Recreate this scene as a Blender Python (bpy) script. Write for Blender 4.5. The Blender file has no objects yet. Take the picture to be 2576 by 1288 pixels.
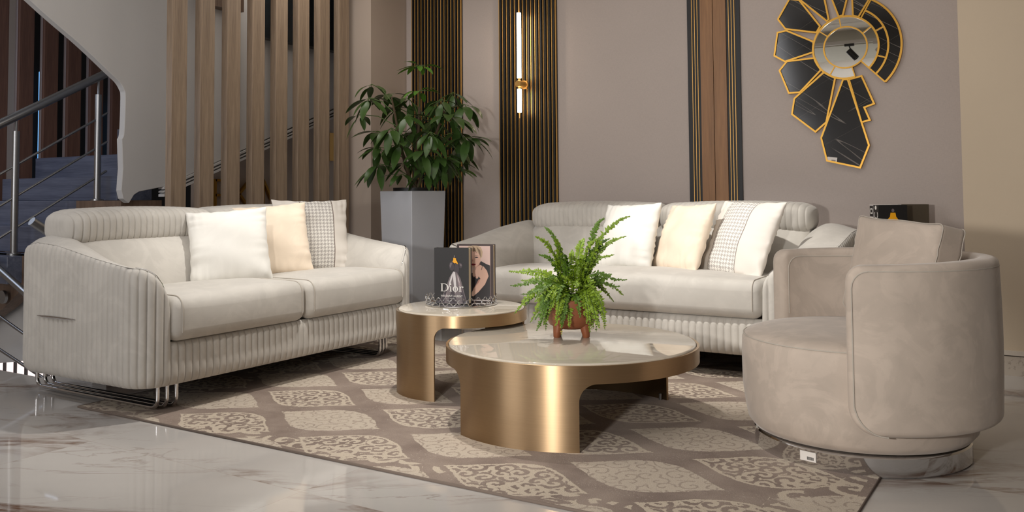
import bpy, bmesh, math, random
import numpy as np
from mathutils import Vector, Matrix
random.seed(7)
pi = math.pi
SC = bpy.context.scene
COL = SC.collection

# ------------------------------------------------------------------ camera calibration (pixels of the 2576x1288 photo)
F, PX, PY, YH, CAMH = 2200.0, 1288.0, 390.0, 490.0, 1.0
TILT, YAW, ROLL = math.atan((YH - PY) / F), math.radians(32), 0.0075
RM = Matrix.Rotation(YAW, 3, 'Z') @ Matrix.Rotation(pi / 2 + TILT, 3, 'X') @ Matrix.Rotation(-ROLL, 3, 'Z')
CP = Vector((0, 0, CAMH))
def ray(x, y): return RM @ Vector(((x - PX) / F, -(y - PY) / F, -1.0))
def atd(x, y, D):
    d = ray(x, y); f = RM @ Vector((0, 0, -1)); return CP + d * (D / d.dot(f))
def aty(x, y, Y):
    d = ray(x, y); return CP + d * (Y / d.y)
def atx(x, y, X):
    d = ray(x, y); return CP + d * (X / d.x)

cam = bpy.data.objects.new('camera', bpy.data.cameras.new('camera')); COL.objects.link(cam)
cam.data.sensor_width = 36.0; cam.data.lens = 36.0 * F / 2576.0
cam.data.shift_y = -(644.0 - PY) / 2576.0
cam.data.clip_start = 0.05
cam.matrix_world = Matrix.Translation(CP) @ RM.to_4x4()
SC.camera = cam

# ------------------------------------------------------------------ materials
def srgb(r, g, b):
    f = lambda c: (c / 255 / 12.92) if c / 255 <= 0.04045 else ((c / 255 + 0.055) / 1.055) ** 2.4
    return (f(r), f(g), f(b), 1.0)
class NT:
    def __init__(s, name):
        s.m = bpy.data.materials.new(name); s.m.use_nodes = True
        s.t = s.m.node_tree; s.n = s.t.nodes; s.b = s.n['Principled BSDF']
    def new(s, typ, **kw):
        nd = s.n.new(typ)
        for k, v in kw.items(): setattr(nd, k, v)
        return nd
    def put(s, sock, v):
        if isinstance(v, bpy.types.NodeSocket): s.t.links.new(v, sock)
        elif v is not None:
            if isinstance(v, (tuple, list)) and sock.type == 'VECTOR': v = v[:3]
            sock.default_value = v
    def math(s, op, a, b=None, c=None, clamp=False):
        nd = s.new('ShaderNodeMath', operation=op, use_clamp=clamp)
        for i, v in enumerate((a, b, c)):
            if v is not None: s.put(nd.inputs[i], v)
        return nd.outputs[0]
    def mix(s, f, a, b):
        nd = s.new('ShaderNodeMix', data_type='RGBA')
        s.put(nd.inputs['Factor'], f); s.put(nd.inputs[6], a); s.put(nd.inputs[7], b)
        return nd.outputs[2]
    def mixf(s, f, a, b):
        nd = s.new('ShaderNodeMix', data_type='FLOAT')
        s.put(nd.inputs[0], f); s.put(nd.inputs[2], a); s.put(nd.inputs[3], b)
        return nd.outputs[0]
    def coord(s, which='Object'): return s.new('ShaderNodeTexCoord').outputs[which]
    def mapping(s, v, scale=(1, 1, 1), rot=(0, 0, 0), loc=(0, 0, 0)):
        nd = s.new('ShaderNodeMapping'); s.put(nd.inputs['Vector'], v)
        nd.inputs['Scale'].default_value = scale; nd.inputs['Rotation'].default_value = rot; nd.inputs['Location'].default_value = loc
        return nd.outputs[0]
    def noise(s, v, scale=5, detail=4, rough=0.5, dist=0, out='Fac'):
        nd = s.new('ShaderNodeTexNoise'); s.put(nd.inputs['Vector'], v)
        nd.inputs['Scale'].default_value = scale; nd.inputs['Detail'].default_value = detail
        nd.inputs['Roughness'].default_value = rough; nd.inputs['Distortion'].default_value = dist
        return nd.outputs[out]
    def ramp(s, f, stops):
        nd = s.new('ShaderNodeValToRGB'); s.put(nd.inputs[0], f)
        el = nd.color_ramp.elements
        while len(el) < len(stops): el.new(0.5)
        for e, (p, c) in zip(el, stops):
            e.position = p; e.color = c if isinstance(c, tuple) else (c, c, c, 1)
        return nd.outputs[0]
    def sep(s, v):
        nd = s.new('ShaderNodeSeparateXYZ'); s.put(nd.inputs[0], v); return nd.outputs
    def bump(s, h, strength=0.2, dist=0.01):
        nd = s.new('ShaderNodeBump'); s.put(nd.inputs['Height'], h)
        nd.inputs['Strength'].default_value = strength; nd.inputs['Distance'].default_value = dist
        s.t.links.new(nd.outputs[0], s.b.inputs['Normal'])
    def base(s, col, rough=0.5, metal=0.0, spec=None, sheen=0, coat=0):
        s.put(s.b.inputs['Base Color'], col); s.put(s.b.inputs['Roughness'], rough); s.b.inputs['Metallic'].default_value = metal
        if spec is not None: s.b.inputs['Specular IOR Level'].default_value = spec
        if sheen: s.b.inputs['Sheen Weight'].default_value = sheen; s.b.inputs['Sheen Roughness'].default_value = 0.4
        if coat: s.b.inputs['Coat Weight'].default_value = coat; s.b.inputs['Coat Roughness'].default_value = 0.05
        return s

def plain(name, rgb, rough=0.5, metal=0.0, var=0.06, scale=8, **kw):
    n = NT(name); c = srgb(*rgb)
    f = n.noise(n.coord(), scale, 3)
    a = tuple(x * (1 - var) for x in c[:3]) + (1,); b = tuple(min(1, x * (1 + var)) for x in c[:3]) + (1,)
    n.base(n.mix(f, a, b), rough, metal, **kw)
    return n.m
def emit(name, rgb, strength):
    n = NT(name); n.base(srgb(*rgb), 0.5)
    n.b.inputs['Emission Color'].default_value = srgb(*rgb); n.b.inputs['Emission Strength'].default_value = strength
    return n.m

def velvet(name, rgb, var=0.10, sheen=0.25):
    n = NT(name); c = srgb(*rgb); co = n.coord()
    f1 = n.noise(co, 2.2, 3, 0.55, 1.2); f2 = n.noise(co, 7, 4, 0.6, 0.8)
    f3 = n.ramp(n.noise(co, 4.5, 5, 0.6, 2.2), [(0.47, 0.0), (0.56, 1.0)])
    f = n.math('ADD', n.math('MULTIPLY', f1, 0.5), n.math('MULTIPLY', f2, 0.5))
    f = n.math('ADD', n.math('MULTIPLY', n.ramp(f, [(0.36, 0.0), (0.64, 1.0)]), 0.65), n.math('MULTIPLY', f3, 0.35))
    a = tuple(x * (1 - var) for x in c[:3]) + (1,); b = tuple(min(1, x * (1 + var)) for x in c[:3]) + (1,)
    n.base(n.mix(f, a, b), 0.75, 0, spec=0.25, sheen=sheen)
    n.bump(n.noise(co, 420, 2), 0.10, 0.002)
    return n.m
def wood(name, dark, light, axis='Z', grain=26, rough=0.5, bump=0.15):
    n = NT(name); co = n.coord()
    st = {'Z': (1, 1, 0.05), 'X': (0.05, 1, 1), 'Y': (1, 0.05, 1)}[axis]
    v = n.mapping(co, st)
    f1 = n.noise(v, grain, 6, 0.65, 0.6); f2 = n.noise(v, grain * 6, 3, 0.6)
    f = n.math('ADD', n.math('MULTIPLY', f1, 0.65), n.math('MULTIPLY', f2, 0.35))
    n.base(n.ramp(f, [(0.3, srgb(*dark)), (0.7, srgb(*light))]), rough)
    n.bump(f2, bump, 0.003)
    return n.m
def wallpaper(name, rgb, var=0.08):
    n = NT(name); c = srgb(*rgb); co = n.coord()
    w1 = n.noise(n.mapping(co, (60, 60, 700)), 1, 2); w2 = n.noise(n.mapping(co, (700, 700, 40)), 1, 2)
    w = n.math('MULTIPLY', n.math('ADD', w1, w2), 0.5)
    big = n.noise(co, 1.3, 2)
    f = n.math('ADD', n.math('MULTIPLY', w, 0.75), n.math('MULTIPLY', big, 0.25))
    a = tuple(x * (1 - var) for x in c[:3]) + (1,); b = tuple(min(1, x * (1 + var)) for x in c[:3]) + (1,)
    n.base(n.mix(n.ramp(f, [(0.35, 0.0), (0.65, 1.0)]), a, b), 0.6, 0, spec=0.35, sheen=0.1)
    n.bump(w, 0.12, 0.002)
    return n.m
def plaster(name, rgb, scale=60):
    n = NT(name); c = srgb(*rgb); co = n.coord()
    f = n.noise(co, 2, 3)
    n.base(n.mix(f, tuple(x * .95 for x in c[:3]) + (1,), tuple(min(1, x * 1.05) for x in c[:3]) + (1,)), 0.85, 0, spec=0.2)
    n.bump(n.noise(co, scale, 3), 0.12, 0.004)
    return n.m
def brushed(name, rgb, rough=0.34, aniso=0.75, arot=0.0):
    n = NT(name); c = srgb(*rgb); co = n.coord()
    v = n.mapping(co, (3, 3, 260))
    f = n.noise(v, 1.6, 3, 0.7)
    n.base(n.mix(f, tuple(x * .88 for x in c[:3]) + (1,), tuple(min(1, x * 1.1) for x in c[:3]) + (1,)), n.mixf(f, rough - .05, rough + .05), 1.0)
    n.b.inputs['Anisotropic'].default_value = aniso; n.b.inputs['Anisotropic Rotation'].default_value = arot
    tg = n.new('ShaderNodeTangent', direction_type='RADIAL', axis='Z'); n.t.links.new(tg.outputs[0], n.b.inputs['Tangent'])
    return n.m

def marble_floor(name, grout=True, scale=1.0, base=(226, 222, 216), rough=0.06, vein=(122, 98, 78), amount=1.0):
    n = NT(name); co = n.coord()
    x, y, z = n.sep(co)
    # a random offset per tile so that the veins break at the joints
    if grout:
        tx = n.math('DIVIDE', n.math('ADD', x, 2.21), 1.2); ty = n.math('DIVIDE', n.math('SUBTRACT', y, 2.17), 1.2)
        cx = n.math('FLOOR', tx); cy = n.math('FLOOR', ty)
        cmb = n.new('ShaderNodeCombineXYZ'); n.put(cmb.inputs[0], n.math('MULTIPLY', cx, 3.7)); n.put(cmb.inputs[1], n.math('MULTIPLY', cy, 5.3))
        n.put(cmb.inputs[2], n.math('ADD', n.math('MULTIPLY', cx, 1.9), cy))
        add = n.new('ShaderNodeVectorMath', operation='ADD'); n.put(add.inputs[0], co); n.put(add.inputs[1], cmb.outputs[0])
        v = add.outputs[0]
    else: v = co
    v = n.mapping(n.mapping(v, rot=(0, 0, -0.50)), (scale * 0.42, scale * 1.5, scale))
    def vein_mask(sc, th, det, seed):
        nz = n.noise(n.mapping(v, (1, 1, 1), loc=(seed, seed * .7, seed * 1.3)), sc, det, 0.62, 0.9)
        d = n.math('ABSOLUTE', n.math('SUBTRACT', nz, 0.5))
        return n.math('SUBTRACT', 1.0, n.math('DIVIDE', d, th), clamp=True)
    m1 = vein_mask(1.25, 0.042, 8, 3.1); m2 = vein_mask(2.6, 0.018, 7, 9.4)
    band = n.ramp(n.noise(v, 1.05, 3, 0.5), [(0.47, 0.0), (0.57, 1.0)])
    m = n.math('MULTIPLY', n.math('MAXIMUM', m1, n.math('MULTIPLY', m2, 0.45)), band)
    fine = n.noise(v, 14, 6, 0.7)
    m = n.math('MULTIPLY', n.math('MULTIPLY', m, n.math('MULTIPLY_ADD', fine, 2.2, -0.3)), amount, clamp=True)
    cloud = n.noise(v, 1.6, 4, 0.6)
    b = srgb(*base)
    bc = n.mix(cloud, tuple(q * .86 for q in b[:3]) + (1,), tuple(min(1, q * 1.06) for q in b[:3]) + (1,))
    col = n.mix(m, bc, srgb(*vein))
    if grout:
        gx = n.math('ABSOLUTE', n.math('SUBTRACT', n.math('FRACT', tx), 0.5)); gy = n.math('ABSOLUTE', n.math('SUBTRACT', n.math('FRACT', ty), 0.5))
        g = n.math('GREATER_THAN', n.math('MAXIMUM', gx, gy), 0.5 - 0.0011)
        col = n.mix(n.math('MULTIPLY', g, 0.40), col, srgb(160, 146, 132))
    n.base(col, rough, 0, spec=0.5 if grout else 0.8)
    return n.m

def rug_mat():
    n = NT('rug_pile'); co = n.coord(); x, y, z = n.sep(co)
    wob = n.noise(co, 9, 3, 0.5, 0, 'Color'); wx, wy, wz = n.sep(wob); fz = n.noise(co, 150, 2, 0.5, 0, 'Color'); fx_, fy_, fz_ = n.sep(fz)
    xx = n.math('ADD', n.math('ADD', x, n.math('MULTIPLY_ADD', wx, 0.03, -0.015)), n.math('MULTIPLY_ADD', fx_, 0.016, -0.008)); yy = n.math('ADD', n.math('ADD', y, n.math('MULTIPLY_ADD', wy, 0.03, -0.015)), n.math('MULTIPLY_ADD', fy_, 0.016, -0.008))
    cmb = n.new('ShaderNodeCombineXYZ'); n.put(cmb.inputs[0], xx); n.put(cmb.inputs[1], yy); co2 = cmb.outputs[0]
    u = n.math('DIVIDE', n.math('ADD', xx, 1.65), 0.752); v = n.math('DIVIDE', n.math('SUBTRACT', yy, 2.63), 0.536)
    def leaf(du, dv):
        a = n.math('ADD', u, du); b = n.math('ADD', v, dv)
        fu = n.math('SUBTRACT', a, n.math('ROUND', a)); fv = n.math('SUBTRACT', b, n.math('ROUND', b))
        t = n.math('DIVIDE', n.math('ABSOLUTE', fu), 0.40)
        h = n.math('MULTIPLY', n.math('POWER', n.math('MAXIMUM', n.math('COSINE', n.math('MULTIPLY', n.math('MINIMUM', t, 1.0), pi / 2)), 0.0001), 1.3), 0.325)
        return n.math('SUBTRACT', h, n.math('ABSOLUTE', fv))      # > 0 inside
    lo = leaf(0.0, 0.0); lf = leaf(0.5, 0.5)
    # scrolls: each random cell holds one spiral curl
    def curls(sc, k, duty, seed=0.0):
        vv = n.mapping(co2, (1, 1, 0), loc=(seed, seed, 0))
        vo = n.new('ShaderNodeTexVoronoi', voronoi_dimensions='2D', feature='F1'); n.put(vo.inputs['Vector'], vv)
        vo.inputs['Scale'].default_value = sc; vo.inputs['Randomness'].default_value = 0.75
        sub = n.new('ShaderNodeVectorMath', operation='SUBTRACT'); n.put(sub.inputs[0], vv); n.put(sub.inputs[1], vo.outputs['Position'])
        a, b, c = n.sep(sub.outputs[0]); ang = n.math('DIVIDE', n.math('ARCTAN2', b, a), 2 * pi)
        rad = n.math('MULTIPLY', vo.outputs['Distance'], k)
        cr, cg, cb = n.sep(vo.outputs['Color'])
        sgn = n.math('SUBTRACT', n.math('MULTIPLY', n.math('GREATER_THAN', cr, 0.5), 2.0), 1.0)
        ph = n.math('ADD', n.math('MULTIPLY', ang, sgn), n.math('ADD', n.math('MULTIPLY', rad, 1.0), cg))
        return n.math('LESS_THAN', n.math('FRACT', ph), duty)
    c1 = curls(13, 2.0, 0.5); c2 = curls(13, 2.0, 0.78, 0.37); big = curls(6.0, 2.6, 0.42, 1.3)
    def gt(a, b): return n.math('GREATER_THAN', a, b)
    in_o = gt(lo, 0.0); core_o = gt(lo, 0.026)
    pat_o = n.math('MULTIPLY', in_o, n.math('MAXIMUM', n.math('SUBTRACT', 1.0, core_o), c1))
    pat_f = n.math('MULTIPLY', gt(lf, 0.0), c2)
    # border of large scrolls
    dx = n.math('MINIMUM', n.math('SUBTRACT', x, -4.0), n.math('SUBTRACT', -0.56, x)); dy = n.math('MINIMUM', n.math('SUBTRACT', y, 2.48), n.math('SUBTRACT', 4.83, y))
    inb = n.math('LESS_THAN', n.math('MINIMUM', n.math('MULTIPLY', dx, 0.55), n.math('MULTIPLY', dy, 1.2)), 0.15)
    edge = gt(n.math('MINIMUM', dx, dy), 0.03)
    bl = n.math('MULTIPLY', n.math('MULTIPLY', big, inb), n.math('MULTIPLY', edge, gt(n.noise(co, 3.1, 2), 0.47)))
    light_o = n.math('MAXIMUM', pat_o, bl)
    pile = n.noise(co, 260, 3, 0.7); patch = n.noise(co, 4, 4, 0.6)
    ground = n.mix(n.ramp(patch, [(0.35, 0.0), (0.65, 1.0)]), srgb(126, 110, 100), srgb(152, 136, 124))
    col = n.mix(n.math('MULTIPLY', light_o, 0.9), ground, srgb(198, 184, 165))
    col = n.mix(n.math('MULTIPLY', gt(lf, 0.0), 0.55), col, srgb(178, 164, 148))
    col = n.mix(n.math('MULTIPLY', pat_f, 0.75), col, srgb(198, 185, 168))
    speck = n.math('MULTIPLY', gt(n.noise(co, 120, 2), 0.63), gt(n.noise(co, 6, 2), 0.55))
    col = n.mix(n.math('MULTIPLY', speck, 0.4), col, srgb(190, 178, 165))
    mul = n.new('ShaderNodeMix', data_type='RGBA', blend_type='MULTIPLY'); mul.inputs[0].default_value = 0.5
    n.put(mul.inputs[6], col); n.put(mul.inputs[7], n.ramp(pile, [(0.3, 0.55), (0.6, 1.15)]))
    n.base(mul.outputs[2], 0.95, 0, spec=0.1, sheen=0.1)
    n.bump(n.math('ADD', n.math('MULTIPLY', light_o, 0.5), pile), 0.6, 0.004)
    return n.m

def houndstooth(name, x0, x1):
    n = NT(name); co = n.coord(); x, y, z = n.sep(co)
    s = 0.0028
    qx = n.math('FLOOR', n.math('DIVIDE', n.math('ADD', x, 5.0), s)); qy = n.math('FLOOR', n.math('DIVIDE', n.math('ADD', y, 5.0), s))
    md = lambda a, b: n.math('MODULO', a, b)
    A = n.math('LESS_THAN', md(qx, 8.0), 4.0); B = n.math('LESS_THAN', md(qy, 8.0), 4.0)
    T = n.math('LESS_THAN', md(n.math('ADD', qx, qy), 4.0), 2.0)
    h = n.math('ADD', n.math('MULTIPLY', T, A), n.math('MULTIPLY', n.math('SUBTRACT', 1.0, T), B))
    hc = n.mix(h, srgb(230, 226, 219), srgb(176, 170, 165))
    mid, half = (x0 + x1) / 2, (x1 - x0) / 2
    d = n.math('ABSOLUTE', n.math('SUBTRACT', x, mid))
    inb = n.math('LESS_THAN', d, half); line = n.math('LESS_THAN', n.math('ABSOLUTE', n.math('SUBTRACT', d, half)), 0.0028)
    col = n.mix(inb, srgb(224, 217, 208), hc); col = n.mix(line, col, srgb(126, 112, 104))
    n.base(col, 0.7, 0, spec=0.25, sheen=0.2); n.bump(n.noise(co, 300, 2), 0.1, 0.002)
    return n.m

def dark_marble():
    n = NT('black_marble'); co = n.coord()
    def line(rot, sc, th, seed):
        v = n.mapping(co, (1, 1, 1), rot=(0, rot, 0), loc=(seed, seed, seed))
        nz = n.noise(n.mapping(v, (0.12, 1, 3)), sc, 2, 0.5, 0.1)
        return n.math('SUBTRACT', 1.0, n.math('DIVIDE', n.math('ABSOLUTE', n.math('SUBTRACT', nz, 0.5)), th), clamp=True)
    m = n.math('MAXIMUM', line(-0.6, 3.2, 0.006, 1.3), n.math('MULTIPLY', line(0.5, 1.6, 0.003, 5.5), 0.5))
    cl = n.noise(co, 9, 6, 0.65)
    b = n.mix(cl, srgb(12, 11, 10), srgb(34, 31, 29))
    n.base(n.mix(n.math('MULTIPLY', m, 0.6), b, srgb(150, 142, 134)), 0.12, 0, spec=0.5)
    return n.m

M = {}
M['velvet'] = velvet('grey_beige_velvet', (193, 188, 180), 0.09)
M['velvet_chair'] = velvet('taupe_grey_velvet', (187, 173, 160), 0.13)
M['velvet_seam'] = velvet('velvet_seam', (182, 174, 163), 0.05, 0.1)
M['linen_white'] = velvet('ivory_satin', (224, 221, 214), 0.03, 0.3)
M['cream'] = velvet('cream_satin', (234, 217, 196), 0.05, 0.3)
M['hound_a'] = houndstooth('houndstooth_band', -0.075, 0.135)
M['hound_b'] = houndstooth('houndstooth_band_wide', -0.15, 0.065)
M['chrome'] = plain('polished_chrome', (215, 215, 216), 0.06, 1.0, 0.02)
M['steel'] = brushed('brushed_steel', (160, 160, 160), 0.3, 0.5)
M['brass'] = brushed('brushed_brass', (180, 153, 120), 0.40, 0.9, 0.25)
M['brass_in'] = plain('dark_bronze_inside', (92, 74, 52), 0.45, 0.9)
M['gold'] = plain('gold_trim', (186, 140, 58), 0.3, 0.8, 0.05)
M['gold_dark'] = plain('antique_gold', (206, 160, 90), 0.38, 0.55, 0.08)
M['table_marble'] = marble_floor('table_marble', False, 1.6, (196, 186, 170), 0.02, (150, 138, 122), 0.3)
M['floor'] = marble_floor('marble_tiles', True, 1.0, (190, 185, 180), 0.05, (106, 76, 56))
M['skirting'] = marble_floor('marble_skirting', False, 2.5, (196, 184, 170), 0.12, (96, 76, 60), 1.0)
M['rug'] = rug_mat()
M['rug_edge'] = plain('rug_binding', (110, 97, 88), 0.95)
M['wallpaper'] = wallpaper('taupe_wallpaper', (178, 166, 159))
M['cream_wall'] = plaster('cream_paint', (178, 163, 150))
M['white_wall'] = plaster('white_paint', (196, 193, 190), 45)
M['white_right'] = plaster('warm_white_paint', (205, 188, 165), 80)
M['trim'] = plain('painted_trim', (205, 194, 180), 0.5)
M['black'] = plain('matt_black', (17, 16, 16), 0.5)
M['black_gloss'] = plain('black_lacquer', (14, 13, 13), 0.2)
M['slat'] = wood('grey_oak', (114, 96, 80), (172, 150, 126), 'Z', 22, 0.55, 0.35)
M['slat_dark'] = wood('dark_brown_slat', (76, 50, 42), (116, 82, 66), 'Z', 22, 0.6)
M['slat_side_daylit'] = plain('daylit_slat_side', (176, 166, 170), 0.6)  # side faces coloured pale for the bluish daylight falling on them
M['walnut'] = wood('walnut_board', (116, 80, 46), (156, 112, 70), 'Z', 16, 0.45)
M['stringer'] = wood('brown_wood_panel', (84, 66, 54), (128, 104, 86), 'Z', 18, 0.5)
M['tread'] = wood('blue_grey_wood_tile', (62, 67, 84), (106, 111, 128), 'X', 14, 0.25)
M['mirror'] = NT('mirror_glass').base((0.86, 0.86, 0.84, 1), 0.01, 1.0).m
M['black_marble'] = dark_marble()
M['planter'] = plain('white_gloss_planter', (204, 206, 212), 0.14, 0, 0.02)
M['soil'] = plain('dark_soil', (22, 19, 17), 0.95, 0, 0.4, 60)
M['bark'] = plain('bark', (84, 68, 50), 0.8, 0, 0.3, 60)
M['stem_green'] = plain('green_stem', (74, 96, 44), 0.5, 0, 0.2, 20)
def leafmat(name, a, b, rough):
    n = NT(name); co = n.coord(); f = n.noise(co, 14, 3)
    n.base(n.mix(f, srgb(*a), srgb(*b)), rough, 0, spec=0.5)
    n.b.inputs['Subsurface Weight'].default_value = 0.0
    return n.m
M['leaf'] = leafmat('glossy_dark_leaf', (42, 66, 28), (70, 98, 44), 0.3)
M['leaf_young'] = leafmat('young_leaf', (66, 108, 34), (96, 142, 50), 0.35)
M['fern'] = leafmat('fern_leaf', (96, 128, 20), (146, 172, 42), 0.55)
M['fern_dark'] = leafmat('fern_leaf_dark', (60, 92, 16), (100, 132, 30), 0.55)
M['fern_dry'] = leafmat('fern_dry', (160, 140, 60), (196, 170, 84), 0.6)
M['terracotta'] = plain('copper_brown_clay', (142, 84, 54), 0.38, 0, 0.15, 12)
M['paper'] = plain('page_edges', (226, 208, 178), 0.8)
M['cover_black'] = plain('black_book_cover', (30, 28, 28), 0.4)
M['white_ink'] = plain('white_ink', (226, 222, 216), 0.5)
M['sticker'] = plain('white_sticker', (222, 216, 210), 0.5)
M['ink'] = plain('black_ink', (30, 28, 28), 0.6)
M['ceiling'] = plaster('ceiling_paint', (214, 208, 198))
M['grey_beam'] = plaster('grey_beam_paint', (186, 184, 174))
M['tube_light'] = emit('lit_tube', (255, 232, 205), 14.0)
M['lamp_face'] = emit('lit_lamp_face', (255, 240, 220), 6.0)
M['window_lit'] = emit('lit_window_pane', (255, 235, 232), 1.1)
M['window_blue'] = emit('lit_blue_pane', (120, 190, 255), 0.8)
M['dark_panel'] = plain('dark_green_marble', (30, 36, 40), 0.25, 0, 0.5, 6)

# ------------------------------------------------------------------ objects
def props(o, label=None, cat=None, group=None, kind=None):
    if label: o['label'] = label
    if cat: o['category'] = cat
    if group: o['group'] = group
    if kind: o['kind'] = kind
    return o
def thing(name, label, cat, loc=(0, 0, 0), rz=0.0, group=None):
    o = bpy.data.objects.new(name, None); COL.objects.link(o); o.empty_display_size = 0.1
    o.location = loc; o.rotation_euler = (0, 0, rz)
    return props(o, label, cat, group)
class MB:
    def __init__(s): s.v = []; s.f = []; s.mi = []; s.cur = 0
    def add(s, vs, fs):
        k = len(s.v); s.v += [tuple(p) for p in vs]; s.f += [tuple(i + k for i in f) for f in fs]; s.mi += [s.cur] * len(fs); return s
    def box(s, x0, x1, y0, y1, z0, z1):
        return s.add([(x0, y0, z0), (x1, y0, z0), (x1, y1, z0), (x0, y1, z0), (x0, y0, z1), (x1, y0, z1), (x1, y1, z1), (x0, y1, z1)],
                     [(0, 3, 2, 1), (4, 5, 6, 7), (0, 1, 5, 4), (1, 2, 6, 5), (2, 3, 7, 6), (3, 0, 4, 7)])
    def grid(s, rows, closed_u=False, closed_v=False):
        nr, nc = len(rows), len(rows[0]); vs = [p for r in rows for p in r]; fs = []
        for i in range(nr if closed_v else nr - 1):
            for j in range(nc if closed_u else nc - 1):
                a, b = i, (i + 1) % nr; c, d = j, (j + 1) % nc
                fs.append((a * nc + c, a * nc + d, b * nc + d, b * nc + c))
        return s.add(vs, fs)
    def fan(s, ring, flip=False):
        n = len(ring); c = tuple(sum(p[k] for p in ring) / n for k in range(3))
        fs = [(i, (i + 1) % n, n) if not flip else ((i + 1) % n, i, n) for i in range(n)]
        return s.add(list(ring) + [c], fs)
    def tube(s, pts, r, n=8, closed=False, caps=True):
        pts = [Vector(p) for p in pts]; m = len(pts); rows = []; prev = None
        for i, p in enumerate(pts):
            if closed: t = pts[(i + 1) % m] - pts[i - 1]
            else: t = pts[min(i + 1, m - 1)] - pts[max(i - 1, 0)]
            t.normalize()
            a = prev if prev is not None else (Vector((0, 0, 1)) if abs(t.z) < .9 else Vector((1, 0, 0)))
            a = (a - t * a.dot(t)).normalized(); prev = a; b = t.cross(a)
            rr = r[i] if isinstance(r, (list, tuple)) else r
            rows.append([p + (a * math.cos(2 * pi * k / n) + b * math.sin(2 * pi * k / n)) * rr for k in range(n)])
        s.grid(rows, True, closed)
        if not closed and caps: s.fan(rows[0], False); s.fan(rows[-1], True)
        return s
    def lathe(s, prof, n=64, c=(0, 0), a0=0.0, a1=2 * pi, caps=False):
        full = abs(a1 - a0 - 2 * pi) < 1e-6; k = n if full else n + 1; rows = []
        for r, z in prof: rows.append([(c[0] + r * math.cos(a0 + (a1 - a0) * i / n), c[1] + r * math.sin(a0 + (a1 - a0) * i / n), z) for i in range(k)])
        return s.grid(rows, full)
    def prism(s, poly, a, b, plane='XY'):
        n = len(poly)
        P = {'XY': lambda p, h: (p[0], p[1], h), 'XZ': lambda p, h: (p[0], h, p[1]), 'YZ': lambda p, h: (h, p[0], p[1])}[plane]
        vs = [P(p, a) for p in poly] + [P(p, b) for p in poly]
        fs = [tuple(range(n - 1, -1, -1)), tuple(range(n, 2 * n))] + [(i, (i + 1) % n, n + (i + 1) % n, n + i) for i in range(n)]
        return s.add(vs, fs)
    def disc(s, r, z, n=48, c=(0, 0)): return s.fan([(c[0] + r * math.cos(2 * pi * i / n), c[1] + r * math.sin(2 * pi * i / n), z) for i in range(n)])
    def build(s, name, mat, parent=None, smooth=True, merge=0.0, angle=40, loc=None):
        me = bpy.data.meshes.new(name); me.from_pydata(s.v, [], s.f)
        mats = mat if isinstance(mat, (list, tuple)) else [mat]
        for q in mats: me.materials.append(q)
        if len(mats) > 1: me.polygons.foreach_set('material_index', s.mi)
        bm = bmesh.new(); bm.from_mesh(me)
        if merge: bmesh.ops.remove_doubles(bm, verts=bm.verts, dist=merge)
        bmesh.ops.recalc_face_normals(bm, faces=bm.faces)
        for f in bm.faces: f.smooth = smooth
        if smooth and angle:
            for e in bm.edges:
                if len(e.link_faces) == 2 and e.calc_face_angle(0) > math.radians(angle): e.smooth = False
        bm.to_mesh(me); bm.free()
        o = bpy.data.objects.new(name, me); COL.objects.link(o)
        if parent: o.parent = parent
        if loc: o.location = loc
        return o
def bevel(o, w, seg=2):
    m = o.modifiers.new('bevel', 'BEVEL'); m.width = w; m.segments = seg; m.limit_method = 'ANGLE'; return o
def rbox(hx, hy, hz, r, n=14, deform=None):
    """rounded box as vertex grid"""
    mb = MB()
    def ticks(h):
        e = [h - r + r * math.sin(i / 4 * pi / 2) * 1.0 for i in range(5)]; k = max(2, n)
        mid = [(-1 + 2 * i / k) * (h - r) for i in range(k + 1)]
        return sorted(set([round(q, 6) for q in ([-q for q in e] + mid + e)]))
    X, Y, Z = ticks(hx), ticks(hy), ticks(hz)
    def put(p):
        inn = [max(-(h - r), min(h - r, q)) for q, h in zip(p, (hx, hy, hz))]
        d = [a - b for a, b in zip(p, inn)]; L = math.sqrt(sum(q * q for q in d)) or 1
        q = [a + b / L * r for a, b in zip(inn, d)]
        return deform(*q) if deform else tuple(q)
    for sg in (-1, 1):
        mb.grid([[put((x, y, sg * hz)) for x in X] for y in Y]); mb.grid([[put((x, sg * hy, z)) for x in X] for z in Z]); mb.grid([[put((sg * hx, y, z)) for y in Y] for z in Z])
    return mb
def struct(name, mb, mat, **kw): return props(mb.build(name, mat, smooth=kw.pop('smooth', False), **kw), kind='structure')

# ------------------------------------------------------------------ the setting
WY = 5.88
struct('floor', MB().box(-4.85, 6, -6, 6.3, -0.12, 0).box(-10, -4.85, -6, 2.785, -0.12, 0).box(-6.2, -4.85, 3.6, 6.3, -0.12, 0), M['floor'])
struct('ceiling', MB().box(-10, 6, -6, 6.3, 3.05, 3.15), M['ceiling'])
struct('wall_back', MB().box(-4.74, 2.6, WY, WY + .15, 0, 3.05), M['wallpaper'])
struct('wall_right', MB().box(-0.458, 6.0, 5.5, WY, 0.135, 3.05), M['white_right'])
struct('baseboard_right', MB().box(-0.458, 6.0, 5.49, 5.6, 0, 0.105), M['skirting'])
struct('trim_1', MB().box(-0.458, 6.0, 5.484, 5.6, 0.110, 0.135), M['trim'])
struct('wall_corner', MB().box(-5.02, -4.74, 5.42, WY + .15, 0, 3.05), M['cream_wall'])
struct('wall_behind', MB().box(-10, 6, -6.1, -6, 0, 3.05), M['white_wall'])
struct('wall_side', MB().box(5.9, 6, -6, 6.3, 0, 3.05), M['white_wall'])
struct('wall_stairwell', MB().box(-9.6, -9.5, -6, 9.0, -1.5, 3.15), M['cream_wall'])
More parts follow.
